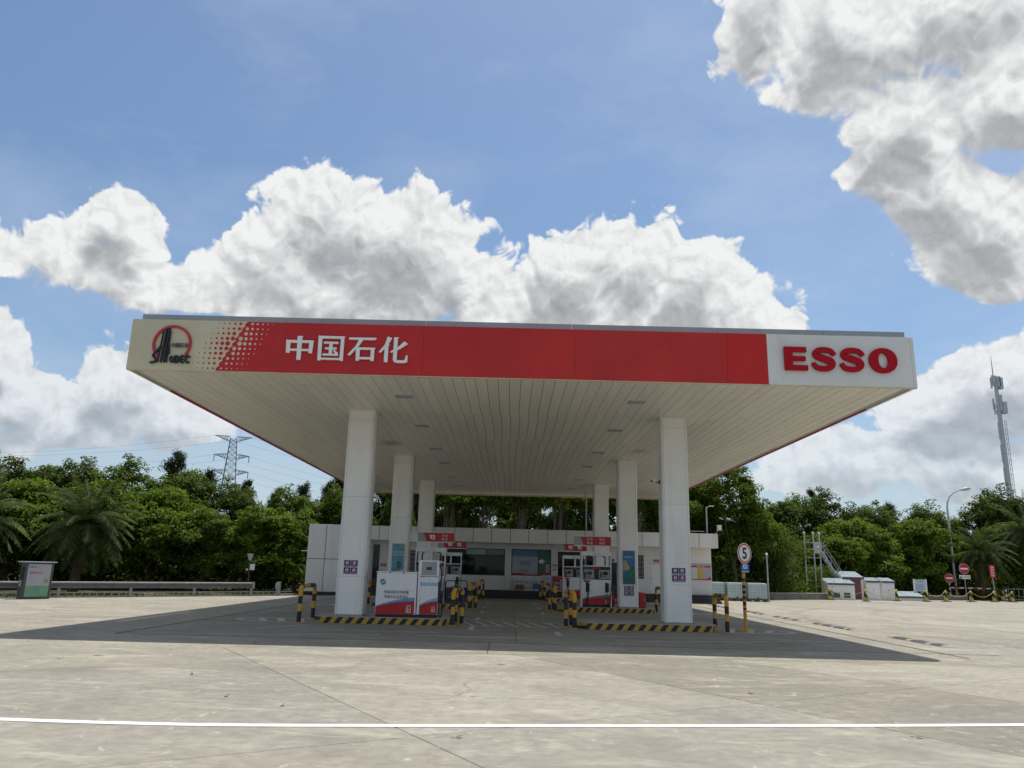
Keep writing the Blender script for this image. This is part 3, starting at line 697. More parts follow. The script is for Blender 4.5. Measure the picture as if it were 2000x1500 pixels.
for i in range(n):
    a = 2*math.pi*i/n; c, s = math.cos(a), math.sin(a)
    pw_ = lambda t: math.copysign(abs(t)**0.92, t)
    for (rx, rz, y) in ((0.345, 0.318, lt), (0.345, 0.318, CY0-0.015), (0.125, 0.195, CY0-0.015), (0.125, 0.195, lt)): vs.append((cx_+rx*pw_(c), y, cz_+rz*pw_(s)))
for i in range(n):
    a, b = 4*i, 4*((i+1) % n)
    for k in range(4): fs.append((a+k, a+(k+1) % 4, b+(k+1) % 4, b+k))
wpart("letter", mb.add(vs, fs), "letter_red", canopy)
# round emblem: red arc, tall dark bars, lettering
ey = CY0-0.045; ecx, ecz = -8.545, 6.865
emb = wpart("emblem", MB().ring(ecx, ecz, 0.425, 0.485, ey, CY0-0.004, -38, 228, 40), "emblem_red", canopy, label="round red arc emblem with dark bars", smooth=40)
bars = MB()
for i, (xa, xb_, zt, w) in enumerate(((-8.855, -8.80, 7.20, 0.018), (-8.785, -8.735, 7.26, 0.042), (-8.705, -8.668, 7.285, 0.040), (-8.632, -8.618, 7.20, 0.016))):
    bars.prism([(xa, 6.385), (xa+w, 6.385), (xb_+w, zt), (xb_, zt-0.012)], ey-0.014-0.001*i, CY0-0.003)
bars.prism([(-8.632, 7.20), (-8.645, 7.20), (-8.585, 6.60), (-8.572, 6.60)], ey-0.019, CY0-0.003)
wpart("emblem_bars", bars, "emblem_black", emb)
st = MB()
st.ribbon(spline([(-8.80,6.80),(-8.90,6.66),(-8.97,6.56),(-8.93,6.50),(-8.88,6.44),(-8.93,6.385),(-9.03,6.375)], 4), 0.045, ey-0.016, CY0-0.003)
for i, (x, L) in enumerate(((-8.50, 'o'), (-8.385, 'p'), (-8.245, 'e'), (-8.105, 'c'))):
    y0, y1 = ey-0.016-0.001*i, CY0-0.003; w = 0.036; h0, h1 = 6.375, 6.575
    if L == 'o': st.ring(x, (h0+h1)/2-0.005, 0.052, 0.09, y0, y1, 0, 360, 20, sx=0.62)
    if L == 'p': st.box(x-0.05, x-0.05+w, y0, y1, h0, h1-0.02); st.ribbon(spline([(x-0.035,h1-0.02),(x+0.03,h1-0.03),(x+0.045,h0+0.10),(x+0.03,h0+0.02),(x-0.03,h0+0.02)],3), w, y0-0.0005, y1)
    if L == 'e':
        st.ribbon(spline([(x+0.05,h1-0.03),(x,h1-0.01),(x-0.045,h1-0.05),(x-0.048,h0+0.06),(x,h0+0.015),(x+0.05,h0+0.035)],3), w, y0, y1); st.box(x-0.04, x+0.04, y0-0.0006, y1, (h0+h1)/2-0.015, (h0+h1)/2+0.015)
    if L == 'c': st.ribbon(spline([(x+0.05,h1-0.05),(x+0.02,h1-0.01),(x-0.04,h1-0.04),(x-0.045,h0+0.05),(x,h0+0.015),(x+0.05,h0+0.04)],3), w, y0, y1)
wpart("emblem_lettering", st, "emblem_black", emb)
w_ = woff(emb); put_text("emblem_script", "中国石化", 0.125, "emblem_black", emb, -8.33-w_.x, ey-0.004-w_.y, 6.83-w_.z, 0.02, 0.86, 0.0, 0.25)

# columns
COLX = (-4.63, 4.92); COLY = (23.07, 32.60, 42.20); CW = 0.402; CD = 0.66; ISL = 0.19
def column(x, y):
    c = wpart("column", MB().box(x-CW+0.02, x+CW-0.02, y+0.02, y+CD-0.02, ISL-0.15, SOF+0.04), "light_grey", canopy)
    for zz0, zz1 in ((ISL, 1.295), (1.30, 3.612), (3.618, 5.925), (5.93, SOF+0.01)):
        mb = MB(); b = 0.045; h = CW; P = [(x-h+b, y), (x+h-b, y), (x+h, y+b), (x+h, y+CD-b), (x+h-b, y+CD), (x-h+b, y+CD), (x-h, y+CD-b), (x-h, y+b)]
        mb.slabpoly(P, zz0, zz1-0.0)
        wpart("cladding_panel", mb, "column_clad", c, bevel=0.006)
    for sx in (-1, 1):   # thin cover strips near the corners
        wpart("cover_strip", MB().box(x+sx*(CW-0.065)-0.004, x+sx*(CW-0.065)+0.004, y-0.004, y+0.002, ISL, SOF), "light_grey", c)
    wpart("base_trim", MB().box(x-CW-0.012, x+CW+0.012, y-0.012, y+CD+0.012, ISL-0.01, ISL+0.05), "bay_concrete", c, bevel=0.008)
    wpart("conduit", MB().tube([(x+CW+0.02, y+CD-0.15, ISL), (x+CW+0.02, y+CD-0.15, SOF)], 0.018, 8), "light_grey", c)
    wpart("capital_trim", MB().box(x-CW-0.02, x+CW+0.02, y-0.02, y+CD+0.02, SOF-0.03, SOF+0.02), "soffit_plank", c)
for y in COLY:
    for x in COLX: column(x, y)

# recessed lights in the soffit
ORD = ("first", "second", "third", "fourth", "fifth", "last")
for sx, lx, row in ((-1, -3.07, "left"), (1, 3.45, "right")):
    for k, ly in enumerate((21.05, 25.55, 30.6, 34.87, 40.2, 44.6)):
        t = thing("soffit_light", (lx, ly, SOF), label="%s recessed grille light from the front, %s row of the canopy soffit" % (ORD[k], row), cat="ceiling light", group="recessed soffit lights")
        fr = MB()
        for a in (-0.24, 0.225): fr.box(a, a+0.015, -0.22, 0.22, -0.012, 0.02)
        for a in (-0.22, 0.205): fr.box(-0.224, 0.224, a, a+0.015, -0.0115, 0.02)
        obj("frame", fr, "light_grey", t)
        obj("reflector", MB().box(-0.223, 0.223, -0.204, 0.204, -0.004, 0.012), "light_grey", t)
        for q in range(5): obj("louvre", MB().box(-0.222, 0.222, -0.16+0.075*q, -0.13+0.075*q, -0.010, -0.0045), "grey_enamel", t)

# ================================================================ shop building
SY = 45.0; WY = 46.25; BX0, BX1 = -11.60, 11.97
shop = thing("shop_building", (0.2, 47, 0), label="long low white station shop with panelled parapet behind the pumps", cat="building")
wall = MB()
# front wall with openings cut out (list of x ranges along the wall, each with sill and head)
openings = [(-8.05, -7.66, 0.45, 2.87), (-5.90, -5.52, 1.28, 2.58), (-3.98, -0.28, 1.25, 2.78), (0.10, 2.43, 1.28, 2.80), (2.83, 5.02, 0.45, 2.70), (5.78, 6.33, 0.45, 2.16), (7.52, 7.88, 1.26, 2.62), (8.26, 9.12, 0.45, 2.16)]
x = -8.6
for (a, b, s0, s1) in openings:
    wall.box(x, a, WY, WY+0.2, 0.44, 3.12); wall.box(a, b, WY, WY+0.2, 0.44, s0) if s0 > 0.46 else None; wall.box(a, b, WY, WY+0.2, s1, 3.12); x = b
wall.box(x, BX1-0.12, WY, WY+0.2, 0.44, 3.12)
wall.box(BX1-0.32, BX1-0.121, WY+0.2, 52.8, 0.0, 3.12); wall.box(BX0, BX0+0.2, SY+0.3, 52.8, 0, 3.12); wall.box(BX0, BX1-0.12, 52.8, 53.0, 0, 3.12)
wpart("wall", wall, "shop_paint", shop)
wpart("room_back", MB().box(-8.5, BX1-0.35, WY+2.2, WY+2.3, 0.4, 3.1), "dark_grey", shop)
wpart("roof", MB().box(BX0+0.05, BX1-0.05, SY+0.06, 52.95, 3.13, 3.60), "low_wall", shop)
wpart("plinth", MB().box(-8.6, BX1-0.10, WY-0.02, WY+0.19, 0.0, 0.44), "black_stone", shop)
# dark steps along the front
for k, (y0, z1) in enumerate(((45.02, 0.14), (45.32, 0.29), (45.62, 0.44))):
    wpart("step", MB().box(-8.58, BX1+0.1, y0, (45.32, 45.62, WY-0.02)[k]-0.0005, -0.02, z1), "dark_step", shop, bevel=0.008)
# parapet cladding panels
px = [-8.05+0.5, -6.46, -5.38, -4.29, -3.20, -2.14, -1.08, 0.01, 1.07, 2.16, 3.22, 4.30, 5.38, 6.48, 7.59, 8.68, 9.78, 10.87, BX1]
px = [-8.62]+px
par = wpart("parapet", MB().box(-8.62, BX1-0.03, SY+0.03, WY+0.3, 3.13, 3.85), "gap_black", shop)
for a, b in zip(px[:-1], px[1:]):
    wpart("parapet_panel", MB().box(a+0.014, b-0.014, SY, SY+0.05, 3.10, 3.88), "shop_clad", par, bevel=0.008)
wpart("parapet_underside", MB().box(-8.62, BX1, SY+0.051, WY-0.001, 3.085, 3.128), "shop_clad", par)
for k in range(6):
    y0 = SY+0.055+k*1.3; wpart("parapet_panel", MB().box(BX1-0.04, BX1+0.01, y0+0.012, y0+1.288, 3.10, 3.88), "shop_clad", par)
wpart("parapet_cap", MB().box(-8.62, BX1, SY+0.055, SY+0.30, 3.852, 3.895), "galvanised", par)
# projecting left wing, panelled
wing = wpart("left_wing", MB().box(BX0+0.03, -8.66, SY+0.03, 52, 0.12, 3.85), "gap_black", shop)
for a, b in ((BX0, -10.60), (-10.57, -9.60), (-9.57, -8.63)):
    for z0, z1 in ((0.14, 1.93), (1.96, 3.88)):
        wpart("wing_panel", MB().box(a, b, SY, SY+0.05, z0, z1), "shop_clad", wing, bevel=0.008)
for z0, z1 in ((0.14, 1.93), (1.96, 3.88)):
    for k in range(4):
        wpart("wing_panel", MB().box(BX0-0.012, BX0+0.03, SY+0.06+1.6*k, SY+1.64+1.6*k, z0, z1), "shop_clad", wing)
        wpart("wing_panel", MB().box(-8.66, -8.615, SY+0.06+1.6*k, SY+1.64+1.6*k, z0, z1), "shop_clad", wing) if k == 0 else None
wpart("plinth", MB().box(BX0+0.02, -8.63, SY+0.02, SY+0.3, -0.02, 0.135), "black_stone", wing)
wpart("parapet_cap", MB().box(BX0, -8.63, SY+0.055, SY+0.30, 3.852, 3.895), "galvanised", wing)
# pilasters and head band
for a, b in ((-0.27, 0.09), (2.44, 2.82), (-4.28, -3.99)): wpart("pilaster", MB().box(a, b, WY-0.06, WY-0.001, 0.45, 3.08), "shop_paint", shop)
# windows
def window(x0, x1, z0, z1, cells, glass="shop_glass", name="window", fw=0.05):
    f = MB(); y0, y1 = WY+0.04, WY+0.10
    f.box(x0, x1, y0, y1, z0, z0+fw); f.box(x0, x1, y0, y1, z1-fw, z1); f.box(x0, x0+fw, y0+0.001, y1-0.001, z0+fw, z1-fw); f.box(x1-fw, x1, y0+0.001, y1-0.001, z0+fw, z1-fw)
    for (a, b, c, d, ho) in cells:
        if a > x0+fw+0.01 : f.box(a-fw/2, a+fw/2, y0+0.002, y1-0.002, c, d)
        if c > z0+fw+0.01: f.box(a, b, y0+0.003, y1-0.003, c-fw/2, c+fw/2)
    w = wpart(name, f, "black_plastic", shop)
    for (a, b, c, d, g) in cells: wpart("pane", MB().box(a, b, y0+0.02, y0+0.03, c, d), g, w)
    return w
window(-3.98, -0.28, 1.25, 2.78, [(-3.94, -2.60, 2.40, 2.74, "transom_glass"), (-2.60, -1.40, 2.40, 2.74, "sky_reflection_transom"), (-1.40, -0.32, 2.40, 2.74, "transom_glass"), (-3.94, -0.32, 1.30, 2.40, "shop_glass")])
window(0.10, 2.43, 1.28, 2.80, [(0.14, 1.68, 1.32, 2.76, "shop_glass"), (1.68, 2.39, 1.32, 2.76, "shop_glass")])
window(2.83, 5.02, 0.45, 2.70, [(2.87, 3.92, 0.50, 2.20, "shop_glass"), (3.92, 4.98, 0.50, 2.20, "shop_glass"), (2.87, 4.98, 2.20, 2.66, "transom_glass")], name="door")
window(-8.05, -7.66, 0.45, 2.87, [(-8.02, -7.69, 0.50, 2.83, "shop_glass")], name="door")
window(5.78, 6.33, 0.45, 2.16, [(5.82, 6.29, 1.3, 2.12, "shop_glass"), (5.82, 6.29, 0.50, 1.3, "shop_glass")], name="door")
for (a, b, c, d) in ((-5.90, -5.52, 1.28, 2.58), (7.52, 7.88, 1.26, 2.62)):
    w = window(a, b, c, d, [(a+0.04, b-0.04, c+0.04, d-0.04, "shop_glass")])
    for q in range(3): wpart("security_bar", MB().box(a+0.08+q*(b-a-0.16)/2-0.008, a+0.08+q*(b-a-0.16)/2+0.008, WY-0.01, WY+0.01, c, d), "light_grey", w)
    for q in range(5): wpart("security_bar", MB().box(a, b, WY+0.011, WY+0.024, c+(q+0.5)*(d-c)/5-0.008, c+(q+0.5)*(d-c)/5+0.008), "light_grey", w)
dr = wpart("door", MB().box(8.28, 9.10, WY+0.05, WY+0.09, 0.45, 2.14), "white_enamel", shop, label="plain white panelled door")
for (c, d) in ((0.6, 1.2), (1.32, 2.0)):
    for (a, b) in ((8.36, 8.65), (8.73, 9.02)): wpart("door_panel", MB().box(a, b, WY+0.038, WY+0.052, c, d), "white_enamel", dr, bevel=0.01)
wpart("handle", MB().box(8.33, 8.36, WY+0.0, WY+0.05, 1.22, 1.36), "aluminium", dr)
# lamp stubs and poles on the roof
def roof_pole(x, y, z0, z1, head, label):
    t = thing("roof_pole", (x, y, z0), label=label, cat="pole")
    obj("post", MB().tube([(0, 0, 0), (0, 0, z1-z0)], 0.045, 8), "light_grey", t, smooth=40)
    obj("foot", MB().box(-0.1, 0.1, -0.1, 0.1, 0, 0.02), "galvanised", t)
    if head:
        obj("bracket", MB().tube([(0, 0, z1-z0-0.05), (0.18, -0.05, z1-z0+0.02)], 0.02, 6), "light_grey", t)
        obj("lamp_head", MB().box(0.14, 0.42, -0.14, 0.02, z1-z0+0.01, z1-z0+0.06), "white_enamel", t, bevel=0.01)
roof_pole(11.55, SY+0.8, 3.60, 5.50, True, "thin grey lamp pole on the right end of the shop roof")
roof_pole(4.42, SY+0.5, 3.60, 6.30, False, "plain white pole rising from the middle of the shop roof")
fl = thing("floodlight", (12.0, SY+0.3, 3.895), label="small white floodlight on the right corner of the shop parapet", cat="floodlight")
obj("bracket", MB().tube([(-0.10, 0, 0), (-0.02, -0.02, 0.10), (0.06, -0.03, 0.22)], 0.018, 6), "galvanised", fl)
obj("housing", MB().box(-0.02, 0.25, -0.16, 0.02, 0.20, 0.50), "light_grey", fl, bevel=0.03)
obj("lens", MB().box(0.015, 0.215, -0.172, -0.161, 0.235, 0.465), "ink_white", fl)
rl = thing("roof_rail", (5, SY+0.9, 3.60), label="low dark pipe rail along the shop roof edge", cat="railing")
obj("rail", MB().tube([(-2, 0, 0.45), (6.4, 0, 0.45)], 0.02, 6), "dark_grey", rl)
for k in range(8): obj("post", MB().tube([(-2+1.2*k, 0, 0), (-2+1.2*k, 0, 0.45)], 0.018, 6), "dark_grey", rl)
bx = thing("awning_stub", (-11.8, SY+0.6, 2.39), label="short white bracket sticking out of the shop's left wing", cat="bracket")
obj("arm", MB().box(-0.30, 0.19, -0.05, 0.05, -0.03, 0.02), "white_enamel", bx)
obj("plate", MB().box(0.185, 0.205, -0.10, 0.10, -0.1, 0.1), "white_enamel", bx)

# things on the shop front
def flat_sign(name, x0, x1, z0, z1, y, mat, label, cat, th=0.02, group=None):
    t = thing(name, ((x0+x1)/2, y, z0), label=label, cat=cat, group=group)
    obj("panel", MB().box(-(x1-x0)/2, (x1-x0)/2, -th, 0, 0, z1-z0), mat, t)
    return t
W2 = WY+0.058
t = flat_sign("window_poster", 0.16, 1.66, 1.36, 2.74, W2-0.002, "poster_dim", "large pale blue poster filling the shop window", "poster", 0.004)
obj("blue_top", MB().box(-0.75, 0.75, -0.006, -0.004, 1.02, 1.38), "poster_blue", t)
put_text("headline", "夏天加油就去中国石化", 0.135, "ink_grey", t, 0.02, -0.007, 0.88, 0.003)
put_text("headline_large", "加油吧", 0.20, "ink_black", t, 0.0, -0.007, 0.64, 0.003)
put_text("small_print", "优惠活动", 0.13, "ink_black", t, -0.05, -0.007, 0.20, 0.003); put_text("small_print", "全国通用", 0.10, "ink_grey", t, 0.35, -0.007, 0.08, 0.003)
obj("leaf_motif", MB().prism([(-0.52, 0.08), (-0.32, 0.08), (-0.30, 0.38), (-0.40, 0.34), (-0.52, 0.2)], -0.007, -0.005), "poster_sand", t)
t = flat_sign("window_poster", 1.70, 2.38, 1.45, 2.74, W2-0.002, "poster_teal", "narrow dark green poster beside the pale one in the shop window", "poster", 0.004)
obj("oval", MB().disc(-0.16, 0.66, 0.17, -0.006, -0.004, 20, rz=0.12), "ink_white", t); put_text("caption", "便利店", 0.15, "poster_mint", t, 0.17, -0.007, 0.66, 0.003)
obj("green_block", MB().box(-0.3, 0.06, -0.006, -0.004, 0.04, 0.42), "poster_green", t); obj("pale_block", MB().box(0.08, 0.32, -0.006, -0.004, 0.02, 0.5), "ink_grey", t)
t = flat_sign("window_banner", 0.15, 2.39, 1.33, 1.435, W2-0.006, "sign_red", "thin red strip along the foot of the shop window", "banner", 0.004)
put_text("lettering", "欢迎光临  欢迎光临  欢迎光临", 0.07, "ink_white", t, 0, -0.006, 0.05, 0.003)
t = flat_sign("wall_notice", 2.47, 2.79, 1.58, 1.95, WY-0.062, "poster_white", "small white notice with red head on the pilaster", "notice", 0.012)
obj("red_head", MB().box(-0.16, 0.16, -0.016, -0.012, 0.30, 0.37), "sign_red", t); obj("seal", MB().disc(0, 0.21, 0.04, -0.016, -0.012, 14), "sign_red", t); obj("text_block", MB().box(-0.1, 0.1, -0.015, -0.012, 0.06, 0.10), "ink_black", t)
for (x, z, lab) in ((5.99, 2.28, "small red door plate over the dark glass door"), (8.62, 2.30, "small red door plate over the plain white door"), (-7.40, 1.70, "small red box beside the left dark door")):
    t = flat_sign("door_plate", x-0.16, x+0.16, z-0.06, z+0.08, WY-0.002, "sign_red", lab, "plate", 0.03); put_text("lettering", "出口", 0.08, "ink_white", t, 0, -0.032, 0.07, 0.003)
nb = flat_sign("notice_board", 10.65, 11.80, 1.28, 2.22, WY-0.01, "poster_lilac", "wide notice board with red border on the right end of the shop", "notice board", 0.03)
for (a, b, c, d, m_) in ((-0.575, 0.575, 0.72, 0.81, "sign_red"), (-0.575, 0.575, 0.0, 0.05, "sign_red"), (-0.555, -0.24, 0.06, 0.70, "poster_white"), (-0.22, 0.08, 0.06, 0.70, "poster_yellow")):
    obj("printed_field", MB().box(a, b, -0.036, -0.030, c, d), m_, nb)
obj("red_sweep", MB().prism([(0.1, 0.05), (0.575, 0.05), (0.575, 0.2), (0.35, 0.09)], -0.0345, -0.03), "sign_red", nb); put_text("title", "服务公示栏", 0.09, "ink_white", nb, 0, -0.037, 0.765, 0.003)
for k in range(6): obj("text_line", MB().box(-0.52, -0.28, -0.040, -0.0361, 0.14+0.09*k, 0.165+0.09*k), "ink_grey", nb)
rb = thing("price_board", (2.79, WY-0.45, 0.44), label="red price board on a stand left of the shop door", cat="board")
obj("panel", MB().box(-0.28, 0.28, -0.02, 0.02, 0.12, 0.85), "sign_red", rb); obj("frame", MB().box(-0.30, 0.30, 0.021, 0.04, 0.0, 0.87), "light_grey", rb)
put_text("title", "今日油价", 0.10, "poster_yellow", rb, 0, -0.025, 0.76, 0.004)
for k, m_ in enumerate(("sign_bright_blue", "poster_pale", "poster_mint", "poster_pale")):
    obj("price_row", MB().box(-0.22, 0.12, -0.026, -0.0205, 0.58-0.13*k, 0.65-0.13*k), m_, rb); obj("price_disc", MB().disc(0.2, 0.615-0.13*k, 0.045, -0.027, -0.0205, 14), "ink_white", rb)
ps = thing("poster_stand", (2.15, WY-0.5, 0.44), label="pale blue poster stand beside the red price board", cat="poster stand")
obj("panel", MB().box(-0.25, 0.25, -0.015, 0.015, 0.14, 0.88), "poster_pale", ps); obj("frame", MB().box(-0.27, 0.27, 0.016, 0.03, 0.0, 0.90), "light_grey", ps)
obj("motif", MB().disc(0.05, 0.40, 0.12, -0.02, -0.0155, 18, rz=0.07), "sign_red", ps); obj("motif", MB().disc(-0.08, 0.46, 0.10, -0.021, -0.0155, 18, rz=0.06), "sign_bright_blue", ps); put_text("caption", "微笑服务", 0.09, "poster_blue", ps, 0, -0.018, 0.70, 0.003)
obj("foot", MB().box(-0.22, 0.22, -0.15, 0.15, 0.0, 0.03), "galvanised", ps)
gx = 0.36
for k, lab in ((0, "left drum cart with white top and brown foot by the shop wall"), (1, "right drum cart with white top and brown foot by the shop wall")):
    t = thing("oil_display", (gx+0.12+0.26*k, WY-0.42, 0.44), label=lab, cat="display")
    obj("upper_box", MB().box(-0.115, 0.115, -0.14, 0.14, 0.34, 0.72), "carton_white", t, bevel=0.01); obj("lower_box", MB().box(-0.12, 0.12, -0.15, 0.15, 0.03, 0.335), "cardboard", t, bevel=0.01)
    obj("mark", MB().box(-0.07, 0.07, -0.1445, -0.1405, 0.46, 0.54), "teal_logo", t); obj("wheel", MB().tube([(-0.11, -0.13, 0.02), (0.11, -0.13, 0.02)], 0.035, 10), "yellow_paint", t)
pos = ("lower left", "lower right", "upper left", "upper right")
for k in range(4):
    t = thing("carton", (1.0+0.24*(k % 2), WY-0.40, 0.44+0.30*(k//2)), label="white carton, %s of the four stacked by the shop wall" % pos[k], cat="carton", group="white cartons by the shop wall")
    obj("box", MB().box(-0.115, 0.115, -0.13, 0.13, 0, 0.295), "carton_white", t, bevel=0.006); obj("printed_mark", MB().box(-0.06, 0.05, -0.1345, -0.1305, 0.13, 0.20), "dark_grey", t); obj("tape", MB().box(-0.02, 0.02, -0.132, 0.132, 0.2955, 0.2975), "poster_sand", t)
t = thing("blue_carton", (1.56, WY-0.42, 0.44), label="bright blue carton on a white one at the shop wall", cat="carton"); obj("box", MB().box(-0.165, 0.165, -0.14, 0.14, 0.0, 0.40), "carton_blue", t, bevel=0.006); obj("white_foot", MB().box(-0.155, 0.155, -0.1445, -0.1405, 0.0, 0.10), "carton_white", t)

# ================================================================ islands
IX = ((-5.62, -1.70), (2.00, 6.04)); IY = (22.88, 32.42, 42.02); IDEP = 1.55
isl_names = {(0, 0): "front left", (1, 0): "front right", (0, 1): "middle left", (1, 1): "middle right", (0, 2): "rear left", (1, 2): "rear right"}
for j, y in enumerate(IY):
    for i, (a, b) in enumerate(IX):
        t = thing("pump_island", ((a+b)/2, y+IDEP/2, 0), label="%s concrete pump island with yellow and black striped kerb" % isl_names[(i, j)], cat="island", group="pump islands")
        c = 0.22; P = [(a+c, y), (b-c, y), (b, y+c*1.6), (b, y+IDEP-c*1.6), (b-c, y+IDEP), (a+c, y+IDEP), (a, y+IDEP-c*1.6), (a, y+c*1.6)]
        wpart("kerb", MB().slabpoly(P, -0.02, ISL-0.022, ch=0.012), "hazard_stripes", t)
        wpart("top_slab", MB().slabpoly(inset(P, 0.012), ISL-0.03, ISL, ch=0.008), "bay_concrete", t)

# hoop guards: black and yellow bent pipe
def hoop(path, name, label, group):
    """path: plan points of the legs; pipe goes up the first leg, over each corner, down the last"""
    t = thing(name, (path[0][0], path[0][1], 0), label=label, cat="bollard", group=group)
    h = 1.0; r = 0.062; rb = 0.17
    pts = []; A = Vector((*path[0], 0)); B = Vector((*path[-1], 0)); d = (Vector((*path[1], 0))-A).normalized(); d2 = (Vector((*path[-2], 0))-B).normalized()
    for z in np.linspace(0, h-rb, 9): pts.append(A+Vector((0, 0, z)))
    for k in range(1, 6):
        q = R(90*k/6); pts.append(A+d*rb*(1-math.cos(q))+Vector((0, 0, h-rb+rb*math.sin(q))))
    mid = [A+d*rb+Vector((0, 0, h))]
    for p in path[1:-1]: mid.append(Vector((*p, h)))
    mid.append(B+d2*rb+Vector((0, 0, h)))
    full = []
    for k in range(len(mid)-1):
        n_ = 6
        for q in range(n_+(1 if k == len(mid)-2 else 0)): full.append(mid[k].lerp(mid[k+1], q/n_))
    for _ in range(3):
        full = [full[0]]+[(full[i-1]+full[i]*2+full[i+1])/4 for i in range(1, len(full)-1)]+[full[-1]]
    pts += full
    for k in range(5, 0, -1):
        q = R(90*k/6); pts.append(B+d2*rb*(1-math.cos(q))+Vector((0, 0, h-rb+rb*math.sin(q))))
    for z in np.linspace(h-rb, 0, 9): pts.append(B+Vector((0, 0, z)))
    off = Vector((path[0][0], path[0][1], 0)); n0 = len(pts)
    def band(i):
        p = (pts[i]+pts[i+1])/2
        if p.z > h-0.02: return 1 if (int((p.x*0.9+p.y)*7.0) % 2 == 0) else 0
        return 1 if (p.z < 0.26 or 0.50 < p.z < 0.74) else 0
    obj("pipe", MB().tube([p-off for p in pts], r, 14, mif=band), ["yellow_paint", "black_paint"], t, smooth=50)
    legs = [path[0], path[-1]]+(path[1:-1] if len(path) > 2 else [])
    for k, p in enumerate(legs):
        q = Vector((*p, 0))-off
        obj("base_plate", MB().slabpoly([(q.x+0.11*math.cos(R(30*m_)), q.y+0.11*math.sin(R(30*m_))) for m_ in range(12)], 0.0, 0.02, ch=0.004), "yellow_paint", t)
        if k > 1:
            zz = list(np.linspace(0, h-0.03, 9))
            obj("middle_leg", MB().tube([(q.x, q.y, z) for z in zz], r-0.003, 14, mif=lambda i: 1 if (zz[i] < 0.24 or 0.48 < zz[i] < 0.73) else 0), ["yellow_paint", "black_paint"], t, smooth=50)
gname = "striped hoop guards at the pump islands"
for j, y in enumerate(IY):
    r_ = ("front", "middle", "rear")[j]
    hoop([(-1.60, y+0.10), (-1.38, y+0.78), (-1.60, y+1.40)], "hoop_guard", "striped hoop guard at the inner end of the %s left island" % r_, gname)
    hoop([(1.90, y+0.10), (1.70, y+0.78), (1.90, y+1.40)], "hoop_guard", "striped hoop guard at the inner end of the %s right island" % r_, gname)
    hoop([(-5.93, y-0.2), (-6.02, y+1.75)], "hoop_guard", "striped hoop guard at the outer end of the %s left island" % r_, gname)
    hoop([(6.27, y+0.05), (6.27, y+1.40)], "hoop_guard", "striped hoop guard at the outer end of the %s right island" % r_, gname)

# ================================================================ dispensers
def swoosh(w, z0, z1, zl, zr, band, n=12):
    """lower field with rising edge and a band above it"""
    xs = [(-w/2+w*i/n) for i in range(n+1)]
    f = lambda u: zl+(zr-zl)*(1-(1-u)**1.9)
    top = [(x, f(i/n)) for i, x in enumerate(xs)]
    up = [(x, f(i/n)+band*(0.25+0.75*i/n)) for i, x in enumerate(xs)]
    return [(-w/2, z0), (w/2, z0)]+top[::-1], top+up[::-1]
def gate_mark(parent, x, y, z, s=1.0):
    mb = MB(); mb.ring(x, z+0.055*s, 0.048*s, 0.062*s, y-0.003, y, 20, 160, 14); mb.box(x-0.06*s, x-0.046*s, y-0.0031, y, z-0.06*s, z+0.065*s); mb.box(x+0.046*s, x+0.06*s, y-0.0031, y, z-0.06*s, z+0.065*s)
    mb.box(x-0.045*s, x+0.045*s, y-0.0033, y, z-0.062*s, z-0.045*s); mb.box(x-0.02*s, x-0.005*s, y-0.003, y, z-0.044*s, z+0.07*s); mb.box(x-0.004*s, x+0.035*s, y-0.0032, y, z+0.0*s, z+0.015*s)
    obj("gate_mark", mb, "ink_white", parent)
